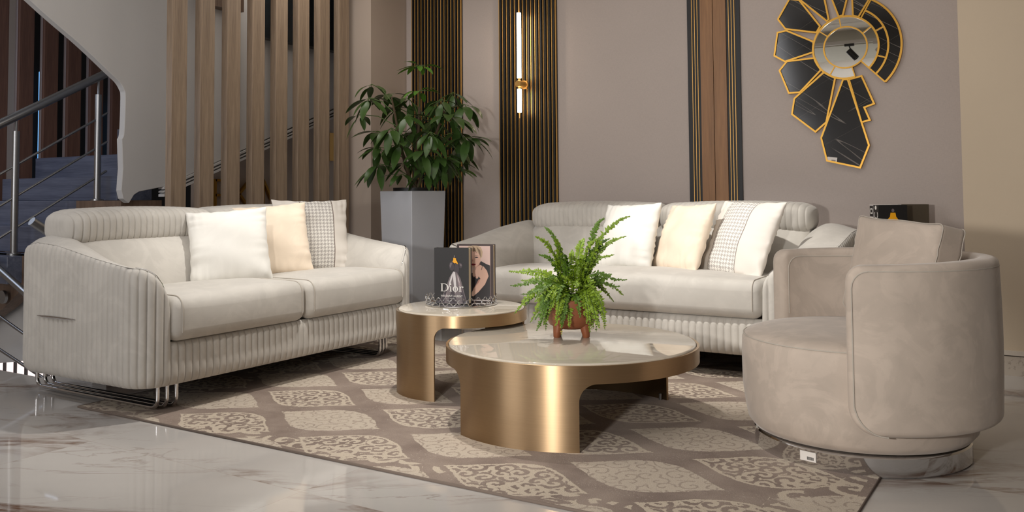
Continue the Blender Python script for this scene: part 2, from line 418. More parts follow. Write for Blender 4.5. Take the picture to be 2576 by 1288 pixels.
struct('wall_far', MB().box(-9.5, -4.9, 8.6, 8.7, -1.5, 3.15), M['white_wall'])
# beige wall beyond the slats, with the white stair soffit in front of its upper part
struct('wall_left', MB().box(-5.95, -5.78, 4.62, 7.6, 0, 3.05), M['cream_wall'])
k = 5.4 / 5.5
sof = [(1.9, 3.05), (2.35, 2.73), (3.044 * k, 1 + 1.257 * k), (3.38 * k, 1 + 1.026 * k), (3.60 * k, 1 + .86 * k), (3.673 * k, 1 + .805 * k), (3.71 * k, 1 + .755 * k), (3.722 * k, 1 + .70 * k),
       (3.716 * k, 1.45), (3.70 * k, 1.40), (3.71 * k, 1.2), (3.70 * k, 1.05), (3.715 * k, 0.993), (3.761 * k, 0.962), (3.80 * k, 1 + .02 * k), (3.838 * k, 1 + .042 * k), (4.031 * k, 1 + .076 * k), (5.529 * k, 1 + .685 * k), (7.0, 2.28), (7.0, 3.05)]
def catmull(pts, k_=6):
    out = []
    for i in range(len(pts) - 1):
        p0, p1, p2, p3 = pts[max(0, i - 1)], pts[i], pts[i + 1], pts[min(len(pts) - 1, i + 2)]
        for j in range(k_):
            t_ = j / k_; out.append(tuple(.5 * (2 * p1[c] + (p2[c] - p0[c]) * t_ + (2 * p0[c] - 5 * p1[c] + 4 * p2[c] - p3[c]) * t_ ** 2 + (3 * p1[c] - p0[c] - 3 * p2[c] + p3[c]) * t_ ** 3) for c in (0, 1)))
    return out + [pts[-1]]
sof = [sof[0]] + catmull(sof[1:10]) + sof[10:]
so = struct('wall_soffit', MB().prism(sof, -5.40, -5.46, 'YZ'), M['white_wall']); bevel(so, .003, 1)
mb = MB()
for o_, w_ in ((0.0, .016), (.030, .010), (.052, .018)):
    mb.prism([(4.031 * k, 1 + .076 * k - o_), (7.0, 2.28 - o_), (7.0, 2.28 - o_ - w_), (4.031 * k, 1 + .076 * k - o_ - w_)], -5.385, -5.45, 'YZ')
struct('trim_2', mb, M['white_wall'])
# dark upper-floor slabs seen between the slats
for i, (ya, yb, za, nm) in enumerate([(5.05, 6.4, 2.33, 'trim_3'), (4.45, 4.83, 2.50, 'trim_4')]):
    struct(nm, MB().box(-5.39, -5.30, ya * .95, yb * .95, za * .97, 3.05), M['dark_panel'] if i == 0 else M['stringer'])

# ------------------------------------------------------------------ slat screen
WORDS = ['leftmost', 'second', 'third', 'fourth', 'fifth', 'sixth', 'seventh', 'rightmost']
for i in range(8):
    y0 = 3.665 + i * .2247
    lab = {0: 'grey oak screen slat nearest the staircase, leftmost of the eight', 7: 'grey oak screen slat touching the cream corner wall, rightmost of the eight'}.get(i, 'grey oak screen slat behind the left sofa, %s from the staircase' % WORDS[i])
    o = MB().box(-.03, .03, 0, .118, 0, 3.05).build('screen_slat', M['slat'], smooth=False, loc=(-4.95, y0, 0)); bevel(o, .003, 2)
    props(o, lab, 'wooden slat', 'vertical slats of the wooden screen')

# ------------------------------------------------------------------ staircase, railings, dark slats
t = thing('staircase', 'blue-grey wood-tiled staircase with brown stringer at the far left', 'staircase', (-6.2, 3.35, 0))
def loc3(o, p): o.location = (-p[0], -p[1], -p[2]); return o
base = (-6.2, 3.35, 0)
for ya, yb, zt in ((3.20, 3.46, .61), (3.46, 3.70, .80), (3.70, 4.00, .98), (4.0, 4.28, 1.165), (4.28, 4.6, 1.35)):
    o = MB().box(-7.6, -6.0, ya, yb + .02, zt - .185, zt).build('step', M['tread'], t, smooth=False); loc3(o, base); bevel(o, .004, 1)
o = MB().box(-6.0, -5.47, 3.68, 4.0, .25, .98).build('stringer_block', M['stringer'], t, smooth=False); loc3(o, base)
o = MB().prism([(-7.2, -.1), (-7.2, .61), (-5.6, .61), (-5.6, .55), (-6.05, .35), (-6.226, .24), (-6.455, .138)], 3.30, 3.40, 'XZ').build('stringer_panel', M['stringer'], t, smooth=False); loc3(o, base)
for x0_, x1_, za, zb in ((-5.98, -5.86, 1.16, 1.52), (-5.95, -5.80, 1.52, 1.74)):
    o = MB().box(x0_ - .1, x1_ - .1, 4.05, 4.3, za, zb).build('upper_stringer', M['tread'], t, smooth=False); loc3(o, base)
o = MB().prism([(-7.6, -.9), (-7.6, .42), (-5.4, .42), (-5.4, -.05), (-6.2, -.14), (-6.9, -.24)], 3.44, 3.54, 'XZ').build('lower_soffit', M['white_wall'], t, smooth=False); loc3(o, base)
o = MB().lathe([(.001, 0), (.045, 0), (.045, -.02), (.001, -.02)], 24).build('standoff_disc', M['steel'], t); p_ = aty(17, 746, 3.29); o.rotation_euler = (-pi / 2, 0, 0); o.location = (p_[0] - base[0], 3.275 - base[1], p_[2])

t = thing('stair_railing', 'brushed steel stair railing with two posts and three rods', 'railing', (-6.18, 3.35, .61)); base = (-6.18, 3.35, .61)
P1, P2 = Vector((-6.17, 3.335, .61)), Vector((-6.14, 3.93, .98))
for p, h in ((P1, .86), (P2, .80)):
    o = MB().lathe([(.001, 0), (.045, 0), (.045, .01), (.024, .014), (.024, h), (.001, h)], 20, (p.x, p.y)).build('post', M['steel'], t); loc3(o, (base[0], base[1], base[2] - p.z))
    o = MB().tube([(p.x, p.y, p.z + h), (p.x, p.y, p.z + h + .13)], .009).build('rail_pin', M['steel'], t); loc3(o, base)
H1, H2 = P1 + Vector((0, 0, .965)), P2 + Vector((0, 0, .935))
d = (H2 - H1)
o = MB().tube([H1 - d * 1.2, H1, H2, H2 + d * .12], .031, 16).build('handrail', M['steel'], t); loc3(o, base)
for hh in (.20, .42, .64):
    a, b = P1 + Vector((0, 0, hh - .02)), P2 + Vector((0, 0, hh - .02))
    o = MB().tube([a - (b - a) * 1.0, a, b, b + (b - a) * .12], .0085, 10).build('rod', M['steel'], t); loc3(o, base)
t = thing('lower_railing', 'steel railing going down behind the left sofa arm', 'railing', (-5.9, 3.15, 0)); base = (-5.9, 3.15, 0)
for nm, a, b, r in (('handrail', (-5.992, .524), (-5.772, .429), .024), ('rod', (-5.981, .217), (-5.763, .150), .010), ('rod', (-5.974, .001), (-5.756, -.055), .010)):
    a, b = Vector((a[0], 3.15, a[1])), Vector((b[0], 3.15, b[1])); dd = b - a
    o = MB().tube([a - dd * 1.2, a, b, b + dd * 1.6], r, 12).build(nm, M['steel'], t); loc3(o, base)
o = MB().tube([(-5.0, 2.80, .87), (-5.0, 3.05, .70)], .026, 16).build('handrail_end', M['steel']); props(o, 'end of a steel handrail tube poking up behind the left sofa arm', 'handrail')
# lit window on the lower level
t = thing('lower_window', 'bright window with dark bars on the lower level under the stairs', 'window', (-6.7, 3.75, -.9)); base = (-6.7, 3.75, -.9)
o = MB().box(-8, -5.3, 3.74, 3.76, -.9, -.17).build('pane', M['window_lit'], t, smooth=False); loc3(o, base)
for i in range(14):
    o = MB().box(-7.6 + i * .15, -7.585 + i * .15, 3.715, 3.735, -.9, -.17).build('bar', M['black'], t, smooth=False); loc3(o, base)
# row of dark slats in front of the stairwell wall
for i in range(6):
    y0 = 3.95 + i * .222
    o = MB().box(-.02, .02, .0, .125, -.2, 3.05).box(-.055, -.02, -.002, .03, -.2, 3.05)
    o.mi = [0] * 6 + [1] * 6
    o = o.build('stairwell_slat', [M['slat_dark'], M['slat_side_daylit']], smooth=False, loc=(-7.7, y0, 0))
    lab = ['leftmost, at the photo edge', 'second from the left photo edge', 'third from the left photo edge', 'fourth from the left photo edge', 'fifth, behind the upper railing post', 'sixth, beside the white soffit edge'][i]
    props(o, 'dark brown slat beyond the stairs, ' + lab, 'wooden slat', 'dark slats beyond the staircase')
struct('wall_pale', MB().box(-8.4, -8.3, -1, 4.58, -1, 3.05), M['cream_wall'])
struct('void_backdrop', MB().box(-8.4, -8.3, 4.58, 8.5, -1, 3.05), M['black'])  # black sheet stands in for the unlit void beyond the slats
struct('window_1', MB().box(-8.18, -8.16, 4.625, 4.66, .9, 2.2).box(-8.18, -8.16, 5.55, 5.68, 1.25, 2.0), M['window_blue'])

# gold letters on the beige wall
def stroke(mb, x0, y0, x1, y1, w, a, b):
    dx, dy = x1 - x0, y1 - y0; L = math.hypot(dx, dy); nx, ny = -dy / L * w / 2, dx / L * w / 2
    mb.prism([(x0 + nx, y0 + ny), (x0 - nx, y0 - ny), (x1 - nx, y1 - ny), (x1 + nx, y1 + ny)], a, b, 'YZ')
for ch, y0, segs in (('E', 4.70, [(0, 0, 0, .26), (0, .25, .13, .25), (0, .13, .11, .13), (0, .01, .13, .01)]),
                     ('K', 4.925, [(0, 0, 0, .26), (0, .12, .14, .26), (.02, .14, .14, 0)]),
                     ('N', 5.20, [(0, 0, 0, .26), (0, .26, .15, 0), (.15, 0, .15, .26)])):
    mb = MB()
    for s_ in segs: stroke(mb, y0 + s_[0], .885 + s_[1], y0 + s_[2], .885 + s_[3], .02, -5.775, -5.745)
    props(mb.build('wall_letter', M['gold'], smooth=False), 'gold metal letter %s on the beige wall behind the slats' % ch, 'letter', 'gold letters on the wall')
props(MB().box(-5.775, -5.75, 6.0, 6.07, 1.33, 1.59).build('wall_plaque', M['gold_dark'], smooth=False), 'narrow gold plaque seen between the last two screen slats', 'plaque')

# ------------------------------------------------------------------ wall cladding
def fluted(name, label, x0, x1, n, group=None, z1=3.05):
    t = thing(name, label, 'wall panel', ((x0 + x1) / 2, WY, 0), 0, group); w = x1 - x0
    mb = MB().box(-w / 2, w / 2, -.012, 0, 0, z1); p = w / n
    mb.build('backing', M['black'], t, smooth=False)
    rb = MB()
    for i in range(n):
        xc = -w / 2 + (i + .5) * p; rb.box(xc - p * .16, xc + p * .16, -.030, -.0125, 0, z1)
    rb.build('black_ribs', M['black'], t, smooth=False)
    for i in range(n + 1):
        xc = -w / 2 + i * p; xc = min(max(xc, -w / 2 + .004), w / 2 - .004)
        MB().box(xc - .0027, xc + .0027, -.026, -.0125, 0, z1).build('gold_strip', M['gold_dark'], t, smooth=False)
    return t
q = WY / 5.84
fluted('fluted_wall_panel', 'black and gold fluted wall panel behind the tall potted plant', -4.634 * q, -4.118 * q, 15, 'fluted panels')
fluted('fluted_wall_panel', 'black and gold fluted wall panel carrying the lit wall sconce', -3.751 * q, -3.231 * q, 14, 'fluted panels')
t = thing('wood_wall_panel', 'brown wood wall panel flanked by black strips with thin gold lines', 'wall panel', (-1.995 * q, WY, 0))
for s in (-1, 1):
    MB().box(min(s * .002, s * .092), max(s * .002, s * .092), -.022, 0, 0, 3.05).build('wood_board', M['walnut'], t, smooth=False)
    a, b = sorted((s * .094, s * .188)); MB().box(a, b, -.016, 0, 0, 3.05).build('black_strip', M['black'], t, smooth=False)
    for i in range(3):
        xc = s * (.112 + i * .020); MB().box(xc - .0022, xc + .0022, -.021, -.0165, 0, 3.05).build('gold_line', M['gold_dark'], t, smooth=False)

# sconce
t = thing('wall_sconce', 'slim brass wall sconce with two lit glass tubes on the fluted panel', 'wall lamp', (-3.53, WY - .03, 1.86))
MB().lathe([(.001, 0), (.034, 0), (.034, .016), (.001, .016)], 24).build('wall_plate', M['gold_dark'], t).rotation_euler = (pi / 2, 0, 0)
o = MB().lathe([(.001, 0), (.027, 0), (.027, .105), (.023, .11), (.001, .11)], 24).build('hub', M['gold_dark'], t); o.rotation_euler = (pi / 2, 0, 0)
for z0_, z1_ in ((.02, .048), (-.02, -.042)): MB().tube([(0, -.085, z0_), (0, -.085, z1_)], .010).build('tube_socket', M['gold_dark'], t)
MB().lathe([(.001, .045), (.0165, .045), (.0165, .555), (.001, .555)], 20, (0, -.085)).build('upper_tube', M['tube_light'], t)
MB().lathe([(.001, -.040), (.0165, -.040), (.0165, -.222), (.001, -.222)], 20, (0, -.085)).build('lower_tube', M['tube_light'], t)
MB().tube([(0, -.085, .556), (0, -.085, .72)], .007).build('upper_rod', M['gold_dark'], t)
MB().tube([(0, -.085, -.223), (0, -.085, -.268)], .007).build('lower_rod', M['gold_dark'], t)

# ------------------------------------------------------------------ mirror
MCX, MCZ = -1.133, 1.926
t = thing('wall_mirror', 'sunburst wall mirror with black marble petals and gold trim', 'mirror', (MCX, WY, MCZ))
PET = dict(A=[(-.153, .153), (-.282, .341), (-.344, .355), (-.422, .229), (-.374, .159), (-.177, .114)],
 B=[(-.198, .057), (-.37, .148), (-.428, .14), (-.452, -.012), (-.383, -.057), (-.199, -.011)],
 C=[(-.191, -.051), (-.37, -.058), (-.419, -.115), (-.361, -.269), (-.291, -.269), (-.155, -.134)],
 D=[(-.134, -.147), (-.327, -.307), (-.345, -.409), (-.198, -.532), (-.129, -.473), (-.068, -.192)],
 E=[(-.018, -.205), (-.162, -.573), (-.129, -.722), (.071, -.771), (.127, -.632), (.010, -.207)],
 F=[(.017, -.207), (.086, -.484), (.135, -.472), (.104, -.391), (.163, -.371), (.093, -.191)],
 G=[(-.111, .183), (-.274, .34), (-.312, .404), (-.231, .483), (-.142, .444), (-.099, .192)],
 H=[(-.037, .205), (-.112, .431), (-.035, .492), (.042, .41), (-.012, .208)],
 I=[(.051, .199), (.048, .392), (.137, .441), (.195, .364), (.084, .187)])
def frame(mb, pts, w, y0, y1, closed=True):
    n = len(pts); rows = []
    for i in range(n):
        p = Vector(pts[i]); d0 = (p - Vector(pts[i - 1])) if (closed or i > 0) else (Vector(pts[1]) - p)
        d1 = (Vector(pts[(i + 1) % n]) - p) if (closed or i < n - 1) else d0
        d0.normalize(); d1.normalize(); n0, n1 = Vector((-d0.y, d0.x)), Vector((-d1.y, d1.x))
        m = (n0 + n1); m = m.normalized() if m.length > 1e-4 else n0
        k_ = min(2.0, 1 / max(.3, m.dot(n0))) * w / 2; a, b = p + m * k_, p - m * k_
        rows.append([(a.x, y0, a.y), (b.x, y0, b.y), (b.x, y1, b.y), (a.x, y1, a.y)])
    if closed: mb.grid(rows, True, True)
    else: mb.grid(rows, True); mb.add(rows[0], [(0, 1, 2, 3)]); mb.add(rows[-1], [(0, 1, 2, 3)])
def arc_band(mb, r, w, y0, y1, a0, a1, n=96):
    rows = []
    for i in range(n + 1):
        a = math.radians(a0 + (a1 - a0) * i / n); c_, s_ = math.cos(a), math.sin(a); ra, rb_ = r - w / 2, r + w / 2
        rows.append([(ra * c_, y0, ra * s_), (rb_ * c_, y0, rb_ * s_), (rb_ * c_, y1, rb_ * s_), (ra * c_, y1, ra * s_)])
    full = abs(a1 - a0 - 360) < 1e-6
    if full: mb.grid(rows[:-1], True, True)
    else: mb.grid(rows, True); k0 = len(mb.v); mb.add(rows[0], [(0, 1, 2, 3)]); mb.add(rows[-1], [(0, 1, 2, 3)])
for kk, p in PET.items():
    yo = 0 if kk in 'BDFHG' else .004
    o = MB().prism(p, -.024 - yo, -.004, 'XZ').build('petal', M['black_marble'], t, smooth=False)
    mb = MB(); frame(mb, p, .011, -.032 - yo, -.003); mb.build('petal_frame', M['gold'], o, smooth=False)
arc = lambda r, a0, a1, n=48: [(r * math.cos(math.radians(a0 + (a1 - a0) * i / n)), r * math.sin(math.radians(a0 + (a1 - a0) * i / n))) for i in range(n + 1)]
for r0, r1 in ((.203, .256), (.256, .332)):
    o = MB().prism(arc(r0, -46, 61) + arc(r1, 61, -46), -.026, -.004, 'XZ').build('fan_petal', M['black_marble'], t, smooth=False)
    mb = MB(); arc_band(mb, r1, .012, -.034, -.003, -46, 61); mb.build('petal_frame', M['gold'], o, smooth=False)
for a, r0, r1 in ((61, .203, .332), (-46, .135, .332), (25.6, .203, .256), (-20, .203, .256)):
    mb = MB(); frame(mb, [(r0 * math.cos(math.radians(a)), r0 * math.sin(math.radians(a))), (r1 * math.cos(math.radians(a)), r1 * math.sin(math.radians(a)))], .009, -.033, -.003, False)
    mb.build('fan_divider', M['gold'], t, smooth=False)
MB().prism(arc(.2, -46, 286, 96) + arc(.132, 286, -46, 96), -.030, -.004, 'XZ').build('mirror_ring', M['mirror'], t, smooth=False)
MB().prism(arc(.132, 0, 356, 89), -.032, -.004, 'XZ').build('mirror_disc', M['mirror'], t, smooth=False)
mb = MB()
arc_band(mb, .2, .012, -.038, -.003, -46, 286); arc_band(mb, .132, .009, -.038, -.003, 0, 360)
for a in (100, 143, 37, 240, 286): frame(mb, [(.132 * math.cos(math.radians(a)), .132 * math.sin(math.radians(a))), (.2 * math.cos(math.radians(a)), .2 * math.sin(math.radians(a)))], .007, -.036, -.003, False)
mb.build('mirror_frame', M['gold'], t, smooth=False)
def tag_sticker(parent, w, h, M4, name='price_sticker'):
    mb = MB().box(-w / 2, w / 2, -.0006, 0, -h / 2, h / 2); nb = 14
    mb.cur = 1
    for i in range(nb):
        xa = -w * .05 + i * w * .03; mb.box(xa, xa + w * (.012 + .010 * (i * 7 % 3 == 0)), -.0012, -.0006, -h * .34, -h * .02)
    o = mb.build(name, [M['sticker'], M['ink']], parent, smooth=False); o.matrix_local = M4; props(o, 'white price sticker with a barcode')
    return o
tag_sticker(t, .062, .032, Matrix.Translation((-.098, -.033, -.716)) @ Matrix.Rotation(math.radians(8), 4, 'Y'))

# ------------------------------------------------------------------ sofas
def smooth_interp(x, pts):
    return float(np.interp(x, [p[0] for p in pts], [p[1] for p in pts]))
def make_sofa(label, loc, rz, hw, at, hb, hh, bench=False):
    t = thing('sofa', label, 'sofa', loc, rz, 'channel-tufted sofas')
    D, rf, rb = 1.17, .14, .30; xin = hw - at
    V = M['velvet']
    # plan path, starting at front centre and running to +x, round the back and home
    path = []
    def arcp(cx, cy, r, a0, a1):
        n = 40
        for i in range(n + 1):
            a = math.radians(a0 + (a1 - a0) * i / n); path.append((cx + r * math.cos(a), cy + r * math.sin(a)))
    path.append((0, 0)); arcp(hw - rf, rf, rf, -90, 0); arcp(hw - rb, D - rb, rb, 0, 90); arcp(-hw + rb, D - rb, rb, 90, 180); arcp(-hw + rf, rf, rf, 180, 270); path.append((0, 0))
    P = np.array(path); seg = np.hypot(*np.diff(P, axis=0).T); S = np.concatenate([[0], np.cumsum(seg)]); L = S[-1]
    nch = int(round(L / .0395)); pitch = L / nch; sub = 10; n = nch * sub
    ss = (np.arange(n)) * L / n
    X = np.interp(ss, S, P[:, 0]); Yy = np.interp(ss, S, P[:, 1])
    dX = np.roll(X, -1) - np.roll(X, 1); dY = np.roll(Yy, -1) - np.roll(Yy, 1); q = np.hypot(dX, dY); NX, NY = dY / q, -dX / q
    sidepts = [(rf, .685), (.36, .715), (.69, .772), (.86, .783), (1.02, .762), (1.17, .75)]
    s_in = xin; rise = (hw - rf - xin) + .16
    def hgt(x, y, s):
        ax = abs(x)
        if y < .5 * D:
            u = min(s, L - s) - s_in
            if u < -.001: return .335
            if y <= rf + 1e-6:
                f = min(1, u / rise); return .50 + .18 * math.sqrt(max(0, 1 - (1 - f) ** 2))
        return smooth_interp(y, sidepts)
    rows = [[] for _ in range(15)]
    for i in range(n):
        x, y, nx, ny = X[i], Yy[i], NX[i], NY[i]; h = hgt(x, y, ss[i])
        ph = abs(math.sin(pi * ss[i] / pitch)) ** .38
        front = h < .34
        prof = [(-.12, .150, 0), (-.05, .133, 0), (-.022, .137, .3), (-.006, .155, .8), (0, .19, 1)] + [(0, .19 + (h - .045 - .19) * j / 5, 1) for j in range(1, 6)] + [(-.004, h - .022, .9), (-.013, h - .007, .6), (-.027, h, .25), (-.038, h - .004, 0), (-.05, h - .05, 0)]
        for j, (off, z, w) in enumerate(prof):
            o_ = off + w * .0125 * (ph - 1); rows[j].append((x + nx * o_, y + ny * o_, z))
    MB().grid(rows, True).build('outer_shell', V, t, angle=0)
    # bottom cover
    inner = [(X[i] - NX[i] * .11, Yy[i] - NY[i] * .11) for i in range(0, n, 6)]
    MB().prism(inner, .145, .16).build('underside', M['black'], t, smooth=False)
    # arm pads
    for sg in (-1, 1):
        rws = []; row = []
        for j in range(15):                       # first row: the seam round the arm front
            u = rise * (1 - (j / 14) ** 1.0); f = min(1, u / rise); i_ = int(round((s_in + u) / L * n)) % n
            row.append((sg * (X[i_] - NX[i_] * .020), Yy[i_] - NY[i_] * .020, .50 + .18 * math.sqrt(max(0, 1 - (1 - f) ** 2)) - .003))
        row.append((sg * (xin - .01), .03, .30)); rws.append(row)
        for y in [.12, .16, .22, .30] + [.38 + .08 * i for i in range(9)]:
            if y < rf: xo = hw - rf + math.sqrt(max(0, (rf - .018) ** 2 - (rf - y) ** 2))
            elif y > D - rb: xo = hw - rb + math.sqrt(max(0, (rb - .018) ** 2 - (y - D + rb) ** 2))
            else: xo = hw - .018
            zo = smooth_interp(y, sidepts) - .003; zi = .46; rp = min(1, max(0, y - .18) / .72); rp = rp * rp * (3 - 2 * rp); w = xo - xin + .015 + max(0, .30 - at) * .45 * rp; bmp = .085 * rp
            row = []
            for j in range(15):
                th = j / 14 * pi / 2; xx = xo - w * (math.sin(th)); zz = zi + (zo - zi) * math.cos(th) ** .85 + bmp * math.sin(2 * th) ** 1.2 * (1.0 if j < 14 else 0)
                row.append((sg * xx, y, zz))
            row.append((sg * (xin - .01), y, .30)); rws.append(row)
        MB().grid(rws).build('arm_pad', V, t, angle=0)
        # bright piping on the front seam
        pts = []
        for j in range(12):
            th = pi / 2 - j / 11 * pi / 2; u = j / 11 * rise
            xx = xin + min(u, 1) ; f = min(1, u / rise)
            i_ = int(round((s_in + u) / L * n)) % n
            px_, py_ = X[i_] - NX[i_] * .022, Yy[i_] - NY[i_] * .022
            pts.append((sg * px_, py_, .50 + .18 * math.sqrt(max(0, 1 - (1 - f) ** 2)) + .002))
        MB().tube(pts, .0022, 6).build('chrome_piping', M['chrome'], t)
        # chrome slot trim on the outer side
        pts = [(sg * (hw + .002), .50 + .32 * i / 10, .424) for i in range(11)]
        rr = [.002 + .006 * math.sin(pi * i / 10) for i in range(11)]
        MB().tube(pts, rr, 8).build('side_trim', M['chrome'], t)
    # seat cushions
    sh = xin if bench else xin / 2
    for sg in ((0,) if bench else (-1, 1)):
        def dfm(x, y, z):
            fx, fy = x / sh, y / .35
            z2 = z + (.022 * (1 - fx ** 2) ** .6 * max(0, 1 - fy ** 2) ** .5 if z > 0 else 0) - (.02 * max(0, fy) if z > 0 else 0)
            y2 = y - (.014 * (1 - fx ** 4) * (1 - (z / .1) ** 2) if y < -.2 else 0)
            z2 += .003 * math.sin(7 * x + 3 * y) * (1 if z > 0 else 0)
            return (x + sg * sh, y2 + .325, z2 + .436)
        o = rbox(sh - .002, .35, .102, .052, 24, dfm).build('seat_cushion', V, t, merge=.0004, angle=0)
        for e in (-1, 1):
            lp = [(-.35, -.06 + .11 * q / 5) for q in range(6)] + [(-.298 - .052 * math.cos(a), .05 + .052 * math.sin(a)) for a in np.linspace(0, pi / 2, 8)[1:]] + [(-.298 + .6 * q / 8, .102) for q in range(1, 9)]
            pp = [dfm(e * (sh - .045), y_ - .0008, z_ + .0008) for y_, z_ in lp]
            MB().tube(pp, .0026, 6).build('seam', M['velvet_seam'], o)
    # back cushions
    for sg in (-1, 1):
        rws = []; N = 26; wb = hb
        prof = [(.60, .42), (.60, .47), (.612, .52), (.635, .60), (.665, .69), (.70, .765), (.75, .81), (.84, .82), (.98, .80), (1.02, .70), (1.02, .42)]
        for i in range(N + 1):
            e = -1 + 2 * i / N; xx = sg * wb / 2 + e * (wb / 2 - .002); cr = (1 - abs(e) ** 6)
            rws.append([(xx + (sg * .02 * max(0, 1 - abs(z - .42) / .4) if e * sg > 0 else 0) * abs(e), y - .03 * cr * math.sin(pi * min(1, max(0, (z - .42) / .4))) * (1 if y < .8 else 0) + .03 * (1 - cr) * (1 if y < .8 else 0), z - .02 * (1 - cr) * (1 if z > .5 else 0)) for y, z in prof])
        mb = MB().grid(rws); mb.fan(rws[0]); mb.fan(rws[-1])
        mb.build('back_cushion', V, t, angle=0, merge=.0004)
    # headrests: tufted rolls
    cs = []
    for j in range(40):
        a = 2 * pi * j / 40; c_, s_ = math.cos(a), math.sin(a); e_ = .62
        cs.append((.15 * math.copysign(abs(c_) ** e_, c_), .098 * math.copysign(abs(s_) ** e_, s_)))
    for sg in (-1, 1):
        nc = int(round(hh / .036)); rws = []; n2 = nc * 10
        for i in range(n2 + 1):
            xx = hh * i / n2; d_ = min(xx, hh - xx); k_ = math.sqrt(max(0, 1 - (1 - min(1, d_ / (.11 if xx > hh / 2 else .06))) ** 2)) * .6 + .4
            b = 1 - .050 * (1 - abs(math.sin(pi * i / 10)) ** .28)
            row = []
            for (cy, cz) in cs:
                yy, zz = cy * k_ * b, cz * k_ * b
                zz += (.016 * (1 - (2 * xx / hh - 1) ** 2) - .014) * max(0, zz) / .098
                c2, s2 = math.cos(.06), math.sin(.06)
                row.append(((xx + .002) * sg, .845 + yy * c2 - zz * s2, .851 + yy * s2 + zz * c2))
            rws.append(row)
        mb = MB().grid(rws, True); mb.fan(rws[0]); mb.fan(rws[-1])
        mb.build('headrest', V, t, angle=0, merge=.0002)
        MB().box(sg * hh * .5 - .2, sg * hh * .5 + .2, .96, 1.0, .6, .82).build('headrest_bracket', M['black'], t, smooth=False)
    # chrome sled legs
    for sg in (-1, 1):
        for j in range(3):
            xx = sg * (hw - .175 - j * .042); pts = []
            ya, yb, z0 = .12 - j * .012, 1.12, .019
            pts += [(xx, ya, .16), (xx, ya, z0 + .045)]
            pts += [(xx, ya + .04 - .04 * math.cos(a), z0 + .04 - .04 * math.sin(a)) for a in np.linspace(0.15, pi / 2, 6)]
            pts += [(xx, yb - .04 + .04 * math.sin(a), z0 + .04 - .04 * math.cos(a)) for a in np.linspace(0, pi / 2, 6)]
            pts += [(xx, yb, .16)]
            MB().tube(pts, .0095, 10).build('sled_leg', M['chrome'], t)
    return t
left_sofa = make_sofa('light grey channel-tufted sofa in front of the wooden slat screen', (-3.47, 3.43, 0), pi / 2, .99, .15, .90, .90)
right_sofa = make_sofa('light grey channel-tufted sofa against the panelled back wall', (-2.22, 4.61, 0), 0, 1.22, .34, .95, .97, True)

# ------------------------------------------------------------------ pillows
def pose(o, c, az, lean, roll):
    az, lean, roll = map(math.radians, (az, lean, roll))
    n = Vector((math.cos(az), math.sin(az), 0)); r = Vector((-math.sin(az), math.cos(az), 0)); u = Vector((0, 0, 1))
    n2 = n * math.cos(lean) + u * math.sin(lean); u2 = u * math.cos(lean) - n * math.sin(lean)
    r3 = r * math.cos(roll) + u2 * math.sin(roll); u3 = u2 * math.cos(roll) - r * math.sin(roll)
    m = Matrix((r3, u3, n2)).transposed().to_4x4(); m.translation = Vector(c); o.matrix_world = m
    return o
def make_pillow(label, w, h, th, mat, c, az, lean, roll, seed, group='scatter pillows'):
    rnd = random.Random(seed); n = 40; ph = [rnd.uniform(0, 6.28) for _ in range(8)]
    mb = MB()
    for sg in (1, -1):
        rows = []
        for i in range(n + 1):
            v = math.sin((-1 + 2 * i / n) * pi / 2); row = []
            for j in range(n + 1):
                u = math.sin((-1 + 2 * j / n) * pi / 2)
                x = w / 2 * u * (1 - .055 * (1 - v * v)); y = h / 2 * v * (1 - .055 * (1 - u * u))
                e = max(0, (1 - u * u) * (1 - v * v)); z = th / 2 * e ** .42
                # gathers running in from the seams
                we = math.exp(-((1 - abs(u)) / .22)); wv = math.exp(-((1 - abs(v)) / .22)); inside = min(1, e * 14)
                z += inside * .0075 * (we * math.sin(24 * v + ph[0] + 5 * math.sin(3 * v + ph[1])) + wv * math.sin(23 * u + ph[2] + 5 * math.sin(3 * u + ph[3])))
                z += inside * .006 * math.sin(5 * u + 3 * v + ph[4]) * math.sin(4 * v - 2 * u + ph[5])
                x += .0018 * math.sin(17 * v + ph[6]) * abs(u) ** 6; y += .0018 * math.sin(17 * u + ph[7]) * abs(v) ** 6
                row.append((x, y, sg * z))
            rows.append(row)
        mb.grid(rows)
    o = mb.build('pillow', mat, merge=.0003, angle=0)
    pose(o, c, az, lean, roll)
    return props(o, label, 'pillow', group)
make_pillow('ivory satin pillow at the front of the left sofa row', .44, .44, .15, M['linen_white'], (-3.965, 3.34, .722), -38.8, 22, 4, 1)
make_pillow('cream satin pillow between the other two pillows on the left sofa', .45, .45, .14, M['cream'], (-4.05, 3.735, .735), -33.7, 17, 4.3, 2)
make_pillow('houndstooth-banded pillow leaning in the corner of the left sofa', .49, .47, .14, M['hound_a'], (-4.08, 4.09, .748), -30.5, 11.5, -.4, 3)
make_pillow('ivory satin pillow leftmost on the sofa by the wall', .44, .44, .15, M['linen_white'], (-2.32, 5.095, .728), -106, 19, 2.3, 4)
make_pillow('cream satin pillow in the middle of the sofa by the wall', .44, .44, .15, M['cream'], (-1.94, 5.06, .73), -124, 23, 2.1, 5)
make_pillow('houndstooth-banded pillow rightmost on the sofa by the wall', .49, .48, .15, M['hound_b'], (-1.575, 5.03, .735), -117.7, 27, -.9, 6)

